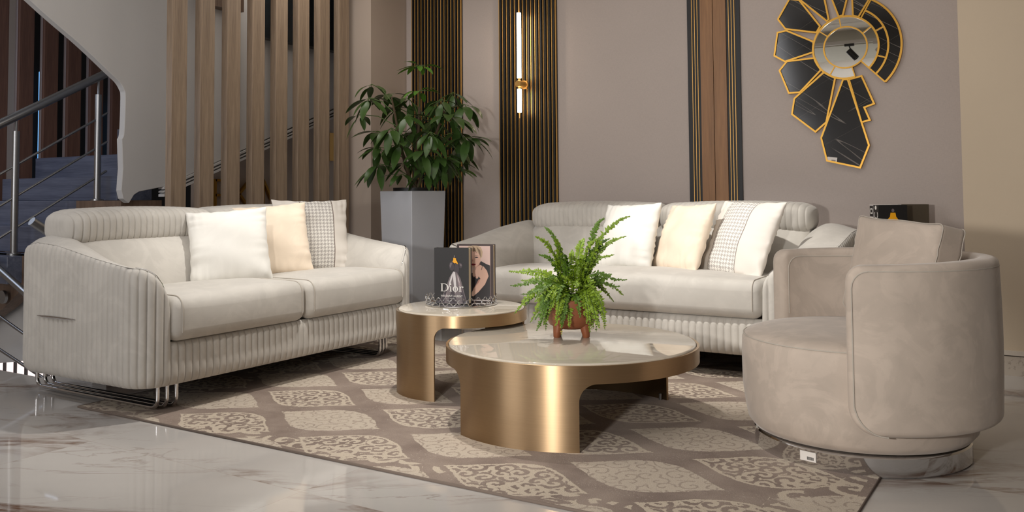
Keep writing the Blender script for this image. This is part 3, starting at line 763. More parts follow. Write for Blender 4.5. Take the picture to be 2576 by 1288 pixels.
# ------------------------------------------------------------------ rug
RZ = .008
t = thing('area_rug', 'taupe area rug with beige damask leaf pattern under the tables', 'rug', (-2.28, 3.65, 0))
o = MB().box(-4.0, -.56, 2.48, 4.83, .001, RZ).build('pile', M['rug'], t, smooth=False); o.matrix_parent_inverse = Matrix.Translation((2.28, -3.65, 0))
o = MB().tube([(-4.0, 2.48, .005), (-.56, 2.48, .005), (-.56, 4.83, .005), (-4.0, 4.83, .005)], .0055, 8, True).build('binding', M['rug_edge'], t); o.matrix_parent_inverse = Matrix.Translation((2.28, -3.65, 0))

# ------------------------------------------------------------------ coffee tables
def coffee_table(label, c, R, T, band, fil, legs):
    t = thing('coffee_table', label, 'coffee table', (c[0], c[1], RZ), 0, 'brass and marble coffee tables'); T -= RZ
    zl = T - band; cols = []
    brk = []
    for a0, a1 in legs: brk += [a0, a1]
    angs = set(np.round(np.arange(-180, 180, 2.5), 4))
    for a0, a1 in legs:
        fa = math.degrees(fil / R)
        for k_ in range(0, 11): angs.add(round(a1 + fa * (1 - math.cos(k_ / 10 * pi / 2)), 4)); angs.add(round(a0 - fa * (1 - math.cos(k_ / 10 * pi / 2)), 4))
    norm = lambda a: (a + 180) % 360 - 180
    angs = sorted(set(round(norm(a), 4) for a in angs))
    for a in angs:
        z = zl; dup = None
        for a0, a1 in legs:
            m = (a0 + a1) / 2; hf = (a1 - a0) / 2; d = abs(norm(a - m)) - hf
            dist = math.radians(d) * R
            if abs(d) < 1e-3: dup = (0.0, zl - fil) if norm(a - m) > 0 else (zl - fil, 0.0)
            elif d < 0: z = 0
            elif dist < fil: z = zl - fil + math.sqrt(max(0, fil ** 2 - (fil - dist) ** 2))
        if dup: cols += [(a, dup[0]), (a, dup[1])]
        else: cols.append((a, z))
    mb = MB(); th = .011
    out, inn = [], []
    for a, z in cols:
        r_ = math.radians(a); cs_, sn = math.cos(r_), math.sin(r_)
        out.append([(R * cs_, R * sn, z + (T - z) * j / 6) for j in range(7)])
        inn.append([((R - th) * cs_, (R - th) * sn, z + (T - z) * j / 6) for j in range(7)])
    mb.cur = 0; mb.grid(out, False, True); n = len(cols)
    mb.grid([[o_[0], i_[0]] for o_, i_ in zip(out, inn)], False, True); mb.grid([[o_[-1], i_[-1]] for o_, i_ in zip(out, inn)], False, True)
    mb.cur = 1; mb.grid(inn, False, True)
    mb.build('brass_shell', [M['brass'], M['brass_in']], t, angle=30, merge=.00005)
    R2 = R - th - .002
    mb = MB().lathe([(R2, T - .02), (R2, T + .002), (R2 - .003, T + .006), (R2 - .008, T + .007)], 128)
    mb.disc(R2 - .008, T + .007, 128).disc(R2, T - .02, 128); mb.build('marble_top', M['table_marble'], t, angle=50, merge=.0001)
    for a0, a1 in legs:
        for a in (a0 + 3, a1 - 3): MB().lathe([(.001, 0), (.008, 0), (.008, .03), (.001, .03)], 12, ((R - .025) * math.cos(math.radians(a)), (R - .025) * math.sin(math.radians(a)))).build('glide', M['steel'], t)
    return t
coffee_table('large low brass coffee table with marble top carrying the fern', (-1.880, 3.501), .563, .338, .070, .070, [(-117, -59), (63, 121)])
coffee_table('small taller brass coffee table with marble top carrying tray and books', (-2.649, 3.734), .338, .417, .057, .055, [(-132, -78), (48, 102)])

# tray
TZ = .417 + .008
TC = (-2.706, 3.811)
t = thing('round_tray', 'round mirrored tray with chrome quatrefoil rim on the small table', 'tray', (TC[0], TC[1], TZ - .001))
TR = .188
MB().lathe([(.001, 0), (TR, 0), (TR + .003, .003), (TR + .003, .009), (TR - .004, .010), (TR - .006, .006)], 96).build('base_ring', M['chrome'], t)
MB().disc(TR - .006, .0055, 96).lathe([(TR - .006, .0055), (TR - .006, .003)], 96).build('mirror_plate', M['mirror'], t)
mb = MB(); nq = 27
for i in range(nq):
    a = 2 * pi * i / nq; pts = []
    for k_ in range(4):
        m_ = k_ * pi / 2
        for j in range(9):
            th_ = m_ + math.radians(-112 + 224 * j / 8)
            px_, pz_ = .0112 * math.cos(m_) + .0092 * math.cos(th_), .0112 * math.sin(m_) + .0092 * math.sin(th_)
            aa = a + px_ / TR * 1.05; pts.append((TR * math.cos(aa), TR * math.sin(aa), .0305 + pz_))
    pts.append(None)
    mb.tube(pts[:-1], .0019, 6, True)
mb.build('gallery_rim', M['chrome'], t)

# ------------------------------------------------------------------ lettering helpers (flat shapes in the XY plane)
def text_mesh(txt, size, x, y, z, mat, parent, name='lettering', ext=.0003, width=None):
    cu = bpy.data.curves.new('txt', 'FONT'); cu.body = txt; cu.size = size; cu.align_x = 'CENTER'; cu.extrude = ext
    tmp = bpy.data.objects.new('txt', cu); COL.objects.link(tmp)
    dg = bpy.context.evaluated_depsgraph_get(); me = bpy.data.meshes.new_from_object(tmp.evaluated_get(dg)); bpy.data.objects.remove(tmp)
    if width:
        xs = [v.co.x for v in me.vertices]; k_ = width / (max(xs) - min(xs))
        for v in me.vertices: v.co.x *= k_
    me.materials.clear(); me.materials.append(mat)
    o = bpy.data.objects.new(name, me); COL.objects.link(o); o.parent = parent; o.location = (x, y, z); return o
def flat(mb, pts, z, dz=.0004):
    a = sum(pts[i][0] * pts[(i + 1) % len(pts)][1] - pts[(i + 1) % len(pts)][0] * pts[i][1] for i in range(len(pts)))
    mb.prism(pts if a > 0 else pts[::-1], z, z + dz)
def ell(cx, cy, rx, ry, n=28, a0=0, a1=360): return [(cx + rx * math.cos(math.radians(a0 + (a1 - a0) * i / n)), cy + ry * math.sin(math.radians(a0 + (a1 - a0) * i / n))) for i in range(n + (a1 - a0 < 360))]
def ring(mb, cx, cy, rx, ry, ix, iy, z, ox=0, a0=0, a1=360, n=36, dz=.0004):
    for i in range(n):
        A, B = math.radians(a0 + (a1 - a0) * i / n), math.radians(a0 + (a1 - a0) * (i + 1) / n)
        flat(mb, [(cx + rx * math.cos(A), cy + ry * math.sin(A)), (cx + rx * math.cos(B), cy + ry * math.sin(B)), (cx + ox + ix * math.cos(B), cy + iy * math.sin(B)), (cx + ox + ix * math.cos(A), cy + iy * math.sin(A))], z, dz)
def serif_word(mb, x, y, hgt, z):
    """D i o r in a Roman serif; x = left, y = baseline, hgt = cap height"""
    u = hgt / 10.0; R_ = lambda x0, y0, x1, y1: flat(mb, [(x + x0 * u, y + y0 * u), (x + x1 * u, y + y0 * u), (x + x1 * u, y + y1 * u), (x + x0 * u, y + y1 * u)], z)
    R_(1.0, 0, 2.5, 10); R_(0, 0, 3.5, .45); R_(0, 9.55, 3.5, 10); R_(2.5, 9.4, 5, 10); R_(2.5, 0, 5, .6)
    ring(mb, x + 4.6 * u, y + 5 * u, 6.0 * u, 5 * u, 4.3 * u, 4.45 * u, z, 0, -90, 90, 24)
    R_(13.0, 0, 14.3, 6.6); R_(12.0, 0, 15.3, .4); R_(12.0, 6.2, 14.3, 6.6); flat(mb, ell(x + 13.6 * u, y + 9.2 * u, .95 * u, .95 * u), z)
    ring(mb, x + 20.0 * u, y + 3.3 * u, 3.5 * u, 3.5 * u, 2.1 * u, 3.0 * u, z)
    R_(25.6, 0, 26.9, 6.6); R_(24.6, 0, 28.1, .4); R_(24.6, 6.2, 26.9, 6.6)
    ring(mb, x + 29.0 * u, y + 4.2 * u, 2.4 * u, 2.5 * u, 1.9 * u, 1.7 * u, z, 0, 60, 175, 12); flat(mb, ell(x + 30.0 * u, y + 5.8 * u, .95 * u, .95 * u), z)
def pm(name, rgb, rough=.45): 
    if name not in M: M[name] = plain(name, rgb, rough, 0, .03)
    return M[name]
def make_book(label, w, h, th, c, az, lean=0, roll=0, cover=None, spine=None):
    o = thing('book', label, 'book', (0, 0, 0), 0, 'hardback books on display'); pose(o, c, az, lean, roll)
    cover = cover or M['cover_black']
    b = .003
    MB().box(-w / 2, w / 2, -h / 2, h / 2, th / 2 - b, th / 2).build('front_cover', cover, o, smooth=False)
    MB().box(-w / 2, w / 2, -h / 2, h / 2, -th / 2, -th / 2 + b).build('back_cover', cover, o, smooth=False)
    MB().box(-w / 2, -w / 2 + b, -h / 2, h / 2, -th / 2 + b, th / 2 - b).build('spine', spine or cover, o, smooth=False)
    MB().box(-w / 2 + b, w / 2 - .004, -h / 2 + .004, h / 2 - .004, -th / 2 + b, th / 2 - b).build('pages', M['paper'], o, smooth=False)
    return o
# first book: gown on a dress form
W1, H1_ = .193, .292
b1 = make_book('black book with a silver gown cover standing in front on the round tray', W1, H1_, .046, (-2.722, 3.760, TZ + .0055 + H1_ / 2 + .0005), -75)
zf = .023
def cp(x, y): return ((x - 405) / 535 * W1 - W1 / 2, H1_ / 2 - (y - 215) / 795 * H1_)
def C_(pts): return [cp(*p) for p in pts]
cols = [pm('gown_dark', (62, 54, 60)), pm('gown_mid', (110, 100, 102)), pm('gown_light', (206, 200, 200)), pm('form_yellow', (240, 168, 20)), pm('gown_pinkgrey', (150, 134, 136)), pm('floor_grey', (60, 56, 58))]
mb = MB()
def poly(ci, pts, lay): mb.cur = ci; flat(mb, C_(pts), zf + lay * .00025, .0003)
poly(5, [(412, 1005), (930, 1005), (930, 950), (800, 935), (560, 935), (412, 960)], 0)
poly(1, [(705, 545), (740, 550), (775, 580), (815, 650), (845, 750), (880, 880), (915, 985), (860, 1000), (700, 1003), (540, 1000), (470, 985), (540, 880), (600, 740), (645, 630)], 1)
poly(0, [(600, 760), (560, 860), (480, 985), (560, 998), (600, 880)], 2); poly(0, [(830, 760), (905, 985), (850, 998), (815, 860)], 2); poly(0, [(640, 900), (690, 800), (740, 900), (760, 1000), (620, 1000)], 2)
poly(2, [(700, 550), (730, 555), (742, 640), (748, 760), (735, 860), (715, 760), (700, 650)], 3); poly(2, [(690, 560), (700, 600), (660, 720), (620, 820), (640, 700)], 3)
poly(4, [(755, 580), (790, 640), (820, 740), (840, 860), (800, 780), (770, 680)], 3); poly(2, [(770, 590), (785, 640), (800, 710), (785, 680)], 4)
poly(4, [(610, 820), (580, 900), (560, 960), (600, 900)], 4)
poly(0, [(690, 408), (720, 432), (775, 442), (800, 420), (795, 520), (780, 585), (750, 555), (715, 545), (722, 480)], 4)
mb.cur = 0; flat(mb, C_([(640 + 42 + 44 * math.cos(a), 470 + 66 * math.sin(a)) for a in np.linspace(0, 6.28, 22)[:-1]]), zf + .001, .0003)
flat(mb, C_([(815 + 30 * math.cos(a), 462 + 38 * math.sin(a)) for a in np.linspace(0, 6.28, 22)[:-1]]), zf + .001, .0003)
poly(1, [(655, 430), (690, 420), (672, 470), (660, 500), (648, 470)], 5); poly(1, [(800, 432), (830, 440), (836, 470), (812, 470)], 5)
poly(3, [(706, 352), (745, 358), (748, 385), (768, 412), (776, 442), (740, 428), (722, 432), (692, 408), (704, 385)], 6)
poly(1, [(716, 318), (730, 318), (732, 350), (714, 350)], 6)
mb.build('cover_picture', cols, b1, smooth=False)
mb = MB(); x0_, y0_ = cp(508, 832); serif_word(mb, x0_, y0_, 112 / 795 * H1_, zf + .0022); mb.build('title_lettering', M['white_ink'], b1, smooth=False)
xt, yt = cp(677, 910); text_mesh('YVES SAINT LAURENT', .0145, xt, yt, zf + .0022, M['white_ink'], b1, 'author_lettering', .0003, 337 / 535 * W1)
xt, yt = cp(683, 938); text_mesh('1936-2008', .0062, xt, yt, zf + .0022, M['white_ink'], b1, 'small_lettering')
# second book: portrait
W2, H2_ = .203, .304
b2 = make_book('book with a blonde woman portrait cover standing behind on the round tray', W2, H2_, .044, (-2.672, 3.905, TZ + .0055 + H2_ / 2 + .0005), -73, cover=pm('brown_black_cover', (58, 42, 40)))
zf = .022
def cp2(x, y): return ((x - 1285) / 535 * W1 + W2 / 2 - .012, H2_ / 2 - .004 - (y - 205) / 795 * H1_)
cols = [pm('portrait_ground', (214, 184, 174)), pm('portrait_hair', (186, 160, 130)), pm('portrait_skin', (214, 172, 152)), pm('portrait_shade', (176, 128, 112)), pm('portrait_lips', (122, 28, 40)), pm('portrait_black', (40, 34, 36)), pm('portrait_hair_dark', (122, 98, 78)), pm('portrait_white', (214, 208, 206))]
mb = MB()
def poly2(ci, pts, lay): mb.cur = ci; flat(mb, [cp2(*p) for p in pts], zf + lay * .00025, .0003)
poly2(0, [(790, 215), (1272, 215), (1272, 995), (790, 995)], 0)
poly2(1, [(930, 225), (1000, 208), (1070, 210), (1130, 232), (1156, 300), (1146, 372), (1118, 396), (900, 420), (880, 320)], 1)
poly2(2, [(900, 330), (960, 290), (1060, 292), (1104, 336), (1122, 392), (1118, 440), (1088, 492), (1046, 524), (1000, 526), (940, 500), (905, 430)], 2)
poly2(6, [(1000, 212), (1040, 250), (1070, 330), (1040, 290), (1005, 300)], 3); poly2(6, [(1060, 222), (1120, 280), (1128, 380), (1104, 330), (1080, 270)], 3)
poly2(5, [(1032, 382), (1052, 370), (1082, 374), (1090, 384), (1060, 390)], 4); poly2(6, [(1026, 360), (1056, 350), (1096, 356), (1056, 357)], 4)
poly2(5, [(930, 382), (950, 370), (975, 374), (984, 386), (955, 390)], 4)
poly2(3, [(1002, 400), (1012, 430), (1002, 442), (988, 436)], 4)
poly2(4, [(972, 484), (1000, 470), (1030, 474), (1056, 474), (1042, 492), (1004, 500)], 4)
poly2(3, [(1046, 524), (1088, 492), (1118, 448), (1130, 500), (1100, 560), (1040, 570)], 2)
poly2(5, [(1110, 462), (1130, 434), (1200, 470), (1268, 496), (1270, 992), (792, 992), (830, 760), (930, 640), (1010, 600), (1100, 560)], 2)
poly2(2, [(1060, 520), (1120, 490), (1170, 512), (1222, 572), (1246, 650), (1190, 770), (1090, 880), (1008, 945), (960, 930), (1020, 830), (1090, 740), (1120, 690), (1080, 640), (1040, 600)], 3)
poly2(3, [(1120, 690), (1096, 740), (1020, 832), (1000, 850), (1060, 760), (1092, 700)], 4)
poly2(2, [(1000, 560), (1040, 556), (1078, 590), (1094, 650), (1082, 684), (1060, 690), (1040, 650), (1020, 670), (1000, 640)], 5); poly2(3, [(1036, 620), (1044, 612), (1058, 680), (1050, 684)], 6)
poly2(5, [(1132, 560), (1150, 505), (1156, 507), (1138, 564)], 6)
poly2(7, [(1003, 1000), (1276, 1000), (1276, 1010), (1003, 1010)], 2)
mb.build('cover_picture', cols, b2, smooth=False)

# ------------------------------------------------------------------ plants
def leaflet(mb, base, dirv, up, L, Wd, droop, fold=.25, n=6, shape=None):
    """one leaf blade: base point, direction, length, width"""
    d = Vector(dirv).normalized(); u = Vector(up); s = d.cross(u)
    s = s.normalized() if s.length > 1e-4 else Vector((1, 0, 0)); u = s.cross(d).normalized()
    rows = []; p = Vector(base); ang = 0
    for i in range(n + 1):
        f = i / n; wd = Wd * (math.sin(pi * min(1, f ** .8)) ** .8 if i < n else .0) * .5 + .0006
        dd = d * math.cos(ang) - Vector((0, 0, 1)) * math.sin(ang); uu = u
        q = p + Vector((0, 0, 0))
        rows.append([q + s * wd + uu * wd * fold, q, q - s * wd + uu * wd * fold])
        p = p + dd.normalized() * (L / n); ang += droop / n
    mb.grid(rows)

# schefflera
pc = Vector((-4.05, 5.08, 0)); s_ = .355; rz_ = math.radians(-8.6)
ctr = pc + Vector((-s_ / 2 * math.cos(rz_) - s_ / 2 * math.sin(rz_), -s_ / 2 * math.sin(rz_) + s_ / 2 * math.cos(rz_), 0))
t = thing('potted_plant', 'tall umbrella plant in a white square planter in the corner', 'potted plant', tuple(ctr), rz_)
def frustum(h0, h1, z0, z1): return [(-h0, -h0, z0), (h0, -h0, z0), (h0, h0, z0), (-h0, h0, z0), (-h1, -h1, z1), (h1, -h1, z1), (h1, h1, z1), (-h1, h1, z1)]
mb = MB(); ho, hi = s_ / 2, s_ / 2 - .012
sq = lambda h, z: [(-h, -h, z), (h, -h, z), (h, h, z), (-h, h, z)]
mb.grid([sq(ho * .86, 0), sq(ho, 1.035), sq(hi, 1.035), sq(hi * .97, .98)], True); mb.add(sq(ho * .86, 0), [(0, 1, 2, 3)])
bevel(mb.build('planter', M['planter'], t, smooth=False, merge=.0001), .006, 3)
MB().box(-hi * .965, hi * .965, -hi * .965, hi * .965, .95, 1.02).build('soil', M['soil'], t, smooth=False)
mb = MB().grid([[(x, y, z) for x, y in [(.15 * math.cos(a), .15 * math.sin(a)) for a in np.linspace(0, 6.2832, 25)[:-1]]] for z in (1.0, 1.06)], True); mb.grid([[(x, y, z) for x, y in [(.142 * math.cos(a), .142 * math.sin(a)) for a in np.linspace(0, 6.2832, 25)[:-1]]] for z in (1.06, 1.0)], True)
mb.build('nursery_pot', M['black'], t)
inv = Matrix.Rotation(-rz_, 4, 'Z') @ Matrix.Translation(-ctr)
rnd = random.Random(11)
D0 = 6.62
trunks = [[(1042, 482), (1046, 420), (1052, 340), (1056, 250), (1057, 165)], [(1050, 482), (1062, 430), (1085, 370), (1110, 300), (1122, 262)], [(1036, 482), (1026, 430), (1008, 370), (996, 300), (985, 245)]]
sk = []
for i, tr in enumerate(trunks):
    pts = [inv @ atd(x, y, D0 + (0, .05, -.04)[i] * j) for j, (x, y) in enumerate(tr)]
    fine = []
    for j in range(len(pts) - 1):
        for q_ in range(4): fine.append(pts[j].lerp(pts[j + 1], q_ / 4))
    fine.append(pts[-1]); sk += fine
    MB().tube(fine, [.017 - .011 * j / (len(fine) - 1) for j in range(len(fine))], 8).build('trunk', M['bark'], t)
CL = [(1055, 164, 0, 9, .150, 1), (1056, 228, -.10, 8, .150, 1), (930, 246, -.05, 8, .21, 0), (935, 212, .12, 5, .17, 0), (978, 236, .10, 8, .19, 0), (1112, 250, -.1, 8, .19, 0), (1140, 232, .12, 6, .16, 0),
      (1168, 262, -.08, 7, .2, 0), (984, 322, -.22, 9, .19, 0), (950, 330, .05, 7, .19, 0), (1024, 288, -.15, 8, .18, 0), (1084, 332, -.25, 9, .2, 0), (1130, 292, -.2, 9, .23, 0), (1150, 330, .0, 8, .21, 0),
      (1176, 345, -.15, 8, .2, 0), (955, 370, -.05, 7, .19, 0), (952, 412, -.1, 7, .2, 0), (1008, 360, -.2, 8, .2, 0), (1020, 408, -.12, 7, .18, 0), (1062, 378, -.3, 8, .2, 0), (1100, 392, -.26, 9, .21, 0),
      (1126, 400, -.1, 8, .2, 0), (1142, 424, .05, 6, .18, 1), (1012, 438, -.22, 5, .15, 0), (1070, 430, -.2, 7, .17, 0), (1088, 300, .2, 8, .2, 0), (1040, 330, .2, 8, .2, 0), (1000, 270, .22, 8, .2, 0), (1148, 372, .2, 8, .2, 0), (1030, 250, .1, 7, .17, 0), (1092, 262, .02, 7, .17, 0), (905, 288, .02, 4, .17, 0)]
for (x, y, dd, nl, L, young) in CL:
    c_ = inv @ atd(x, y, D0 + dd)
    st = min(sk, key=lambda q: (q - c_ + Vector((0, 0, .14))).length)
    out = (c_ - st); out.z = 0; o_len = out.length; out = out.normalized() if o_len > 1e-3 else Vector((rnd.uniform(-1, 1), rnd.uniform(-1, 1), 0)).normalized()
    mid = st.lerp(c_, .5) + Vector((0, 0, .03))
    mb = MB(); mb.cur = 1
    mb.tube([st, st.lerp(mid, .6), mid, mid.lerp(c_, .6), c_], .0032, 6)
    mb.cur = 0; a0 = rnd.uniform(0, 6.28)
    for j in range(nl):
        a = a0 + 2 * pi * j / nl; ca, sa = math.cos(a), math.sin(a)
        pit = rnd.uniform(-.35, .1) if young else rnd.uniform(-1.05, .05)
        hd = Vector((ca, sa, 0)) + out * (.45 if not young else .1); hd.normalize()
        dv = hd * math.cos(pit) + Vector((0, 0, 1)) * math.sin(pit)
        pl = .03 + .02 * rnd.random(); b_ = c_ + dv * pl
        mb.cur = 1; mb.tube([c_, b_], .0018, 5); mb.cur = 0
        leaflet(mb, b_, dv, (0, 0, 1), L * rnd.uniform(.75, 1.15), L * rnd.uniform(.27, .36), rnd.uniform(.2, 1.0), .22, 8)
    mb.build('leaf_cluster', [M['leaf_young'] if young else M['leaf'], M['stem_green']], t, angle=0)

# fern
fc = atz_ = None
d_ = ray(1438, 843); fc = CP + d_ * ((.345 - 1) / d_.z)
t = thing('potted_fern', 'green sword fern in a footed copper-brown pot on the large table', 'potted plant', tuple(fc), 0)
MB().lathe([(.001, .036), (.07, .036), (.102, .052), (.122, .09), (.130, .13), (.133, .172), (.126, .174), (.122, .14), (.001, .13)], 48).build('pot', M['terracotta'], t)
MB().lathe([(.001, .152), (.122, .148)], 32).build('soil', M['soil'], t)
for k_ in range(4):
    a = math.radians(-62 + 45 + 90 * k_); rd, tg = Vector((math.cos(a), math.sin(a), 0)), Vector((-math.sin(a), math.cos(a), 0)); rows = []
    for z_, rr, hw_ in ((.0, .094, .012), (.004, .095, .014), (.03, .09, .018), (.07, .082, .023)):
        rows.append([rd * rr + (rd * cx_ + tg * cy_) * hw_ + Vector((0, 0, z_)) for cx_, cy_ in ((1, .6), (.6, 1), (-.6, 1), (-1, .6), (-1, -.6), (-.6, -1), (.6, -1), (1, -.6))])
    mb = MB().grid(rows, True); mb.fan(rows[0]); mb.build('pot_foot', M['terracotta'], t, angle=50)
rnd = random.Random(5)
TIPS = [(1369, 571, .10), (1346, 595, -.02), (1400, 610, .12), (1521, 549, .02), (1585, 544, -.03), (1575, 594, .08), (1578, 703, .0), (1569, 743, .05), (1280, 682, .03), (1283, 718, -.06), (1293, 790, -.10), (1333, 812, -.12), (1373, 832, -.14), (1432, 827, -.17), (1484, 838, -.16), (1524, 812, -.10), (1440, 628, .12), (1470, 600, .15), (1420, 640, -.05), (1500, 640, .1), (1545, 640, .12),
        (1310, 740, -.12), (1345, 760, -.16), (1400, 800, -.19), (1460, 800, -.18), (1505, 770, -.15), (1545, 760, .02), (1540, 690, -.08), (1330, 690, .1), (1390, 640, .05), (1355, 640, .0), (1480, 660, -.12), (1420, 700, -.2), (1370, 700, -.17), (1455, 720, -.2), (1500, 710, -.1), (1400, 760, -.2), (1520, 735, .1), (1345, 720, .12), (1535, 600, .04), (1440, 690, .15), (1412, 845, -.15), (1500, 835, -.13),
        (1380, 790, -.17), (1355, 800, -.12), (1420, 805, -.18), (1478, 815, -.17), (1515, 790, -.13), (1320, 770, -.05), (1395, 600, .0), (1505, 600, -.02), (1525, 620, .0), (1385, 660, -.1), (1460, 650, -.05), (1560, 720, -.05), (1310, 705, .06)]
for q_ in range(26): TIPS.append((rnd.uniform(1345, 1415) if q_ % 3 else rnd.uniform(1480, 1525), rnd.uniform(745, 835), rnd.uniform(-.20, -.11)))
for q_ in range(10): TIPS.append((rnd.uniform(1385, 1500), rnd.uniform(640, 720), rnd.uniform(-.18, .12)))
Df = (fc - CP).dot(RM @ Vector((0, 0, -1)))
for i, (x, y, dd) in enumerate(TIPS):
    tip = atd(x, y, Df + dd) - fc; a = math.atan2(tip.y, tip.x)
    st = Vector((.04 * math.cos(a) * rnd.uniform(.3, 1.4), .04 * math.sin(a) * rnd.uniform(.3, 1.4), .15))
    hor = Vector((tip.x, tip.y, 0)).length
    up = max(.06, .16 + .5 * max(0, tip.z - .2)) if tip.z > .18 else .17 - .0 * tip.z
    c1 = st + Vector((tip.x * .25, tip.y * .25, up)); 
    if tip.z < .16: c1 = st + Vector((tip.x * .55, tip.y * .55, .11 + .05 * rnd.random())); 
    c2 = tip + Vector((-tip.x * .25, -tip.y * .25, .05 if tip.z < .2 else -.02)) if tip.z > .05 else tip + Vector((0, 0, .10))
    N = max(16, int((tip - st).length / .0062)); pts = []
    for k_ in range(N + 1):
        f = k_ / N; pts.append(st * (1 - f) ** 3 + c1 * 3 * f * (1 - f) ** 2 + c2 * 3 * f * f * (1 - f) + tip * f ** 3)
    mb = MB(); mb.cur = 1; mb.tube(pts[::2] if N % 2 == 0 else pts[::2] + [pts[-1]], .0011, 5); mb.cur = 0
    wmax = rnd.uniform(.022, .034) * (1.0 if tip.z < .25 else .85)
    view = (-fc).normalized()
    for k_ in range(3, N):
        f = k_ / N; p = pts[k_]; tg = (pts[min(N, k_ + 1)] - pts[k_ - 1]).normalized()
        w_ = wmax * min(1, (f - .02) / .22) ** .7 * (1 - max(0, (f - .45) / .6)) ** .8
        nrm = Vector((0, 0, 1)) - tg * tg.z
        nrm = (nrm.normalized() + Vector((-fc.x, -fc.y, .2)).normalized() * .7); nrm = (nrm - tg * nrm.dot(tg)).normalized(); sd = tg.cross(nrm)
        for sg in (-1, 1):
            if rnd.random() < .05: continue
            dv = (sd * sg + tg * rnd.uniform(.1, .45) + nrm * rnd.uniform(-.55, .55)).normalized(); ln = w_ * rnd.uniform(.6, 1.15)
            hw_ = .0056 * (.5 + .5 * w_ / wmax) * rnd.uniform(.8, 1.2); e_ = tg * hw_
            tw = nrm * rnd.uniform(-.003, .003)
            mb.add([p - e_ * .6, p + dv * ln * .3 - e_ * 1.05 + tw, p + dv * ln * .7 - e_ * .8 - tw, p + dv * ln + tw, p + dv * ln * .65 + e_ * .85 + tw, p + dv * ln * .25 + e_ * 1.25 - tw, p + dv * ln * .5 + nrm * .002],
                   [(0, 1, 6), (1, 2, 6), (2, 3, 6), (3, 4, 6), (4, 5, 6), (5, 0, 6)])
    mt = M['fern_dry'] if i in (41,) else (M['fern_dark'] if i % 3 == 0 else M['fern'])
    mb.build('frond', [mt, M['stem_green']], t, angle=0)

# ------------------------------------------------------------------ armchair
AC = Vector((-.695, 3.675, 0))
t = thing('swivel_armchair', 'round taupe velvet swivel armchair on a chrome ring at the right', 'armchair', tuple(AC))
V = M['velvet_chair']
MB().lathe([(.001, .003), (.392, .003), (.397, .008), (.397, .068), (.392, .074), (.001, .074)], 128).build('chrome_base', M['chrome'], t, angle=20)
prof = [(.001, .076), (.36, .076), (.40, .085), (.42, .11), (.43, .16), (.440, .24), (.442, .36), (.440, .42), (.432, .437), (.428, .440), (.422, .446), (.38, .458), (.28, .468), (.15, .472), (.001, .473)]
MB().lathe(prof, 128).build('seat', V, t, angle=0)
MB().tube([(.4335 * math.cos(a), .4335 * math.sin(a), .437) for a in np.linspace(0, 2 * pi, 129)[:-1]], .0025, 6, True).build('seat_piping', M['velvet_seam'], t)
A0, A1, RI, RO, ZB, ZT = math.radians(-83.5), math.radians(146), .42, .500, .166, .758
Ls = (A1 - A0) * (RI + RO) / 2; ns = 150; rows = []
sarr = sorted(set([round(q, 5) for q in list(np.linspace(0, Ls, ns)) + [x for x in (.002, .005, .01, .018, .03, .045, .06, .075)] + [Ls - x for x in (.002, .005, .01, .018, .03, .045, .06, .075)]]))
def rcl(d, R_): return R_ - math.sqrt(max(0, R_ * R_ - (R_ - min(d, R_)) ** 2))
for s in sarr:
    a = A0 + (A1 - A0) * s / Ls; d = min(s, Ls - s)
    zt = ZT - rcl(d, .055) - .012 * (1 - min(1, d / .5)); zb = ZB + rcl(d, .10)
    thk = (RO - RI) * (.30 + .70 * math.sqrt(max(0, 1 - (1 - min(1, d / .035)) ** 2))); rm = (RI + RO) / 2; cr = min(.024, thk * .48)
    row = []
    bul = .006 * math.sin(pi * min(1, d / .3) / 2)
    def add(r, z): row.append((r * math.cos(a), r * math.sin(a), z))
    ro, ri = rm + thk / 2, rm - thk / 2
    for j in range(6): q = pi / 2 * j / 5; add(ro - cr + cr * math.sin(q), zb + cr - cr * math.cos(q))
    for j in range(1, 6): f = j / 6; add(ro + bul * math.sin(pi * f), zb + cr + (zt - zb - 2 * cr) * f)
    for j in range(6): q = pi / 2 * j / 5; add(ro - cr + cr * math.cos(q), zt - cr + cr * math.sin(q))
    for j in range(6): q = pi / 2 * j / 5; add(ri + cr - cr * math.sin(q), zt - cr + cr * math.cos(q))
    for j in range(1, 6): f = j / 6; add(ri, zt - cr - (zt - zb - 2 * cr) * f)
    for j in range(6): q = pi / 2 * j / 5; add(ri + cr - cr * math.cos(q), zb + cr - cr * math.sin(q))
    rows.append(row)
mb = MB().grid(rows, True); mb.fan(rows[0]); mb.fan(rows[-1]); mb.build('backrest_shell', V, t, angle=0, merge=.0002)
pts = []
def shell_pt(s, z, off=.0): a = A0 + (A1 - A0) * s / Ls; return ((RO + off) * math.cos(a), (RO + off) * math.sin(a), z)
i0 = .020
for q in np.linspace(0, 1, 40): pts.append(shell_pt(i0 + .05 + (Ls - 2 * i0 - .1) * q, ZT - .030, -.001))
for q in np.linspace(0, pi / 2, 6)[1:]: pts.append(shell_pt(Ls - i0 - .05 + .05 * math.sin(q), ZT - .030 - .05 + .05 * math.cos(q) - .008 * math.sin(q)))
for q in np.linspace(0, 1, 8)[1:]: pts.append(shell_pt(Ls - i0, ZT - .088 - (ZT - ZB - .19) * q, .001))
MB().tube(pts, .0026, 6).build('shell_piping', M['velvet_seam'], t)
pts2 = [(x * 0 + math.cos(math.atan2(y, x)) * r_, math.sin(math.atan2(y, x)) * r_, z) for x, y, z in [shell_pt(i0, ZB + .1, .001)] for r_ in (RO + .001,)]
pts2 = [shell_pt(i0, ZB + .10 + (ZT - ZB - .19) * q, .001) for q in np.linspace(0, 1, 10)] + [shell_pt(i0 + .05 - .05 * math.cos(q), ZT - .090 + .06 * math.sin(q), .001) for q in np.linspace(0, pi / 2, 6)[1:]]
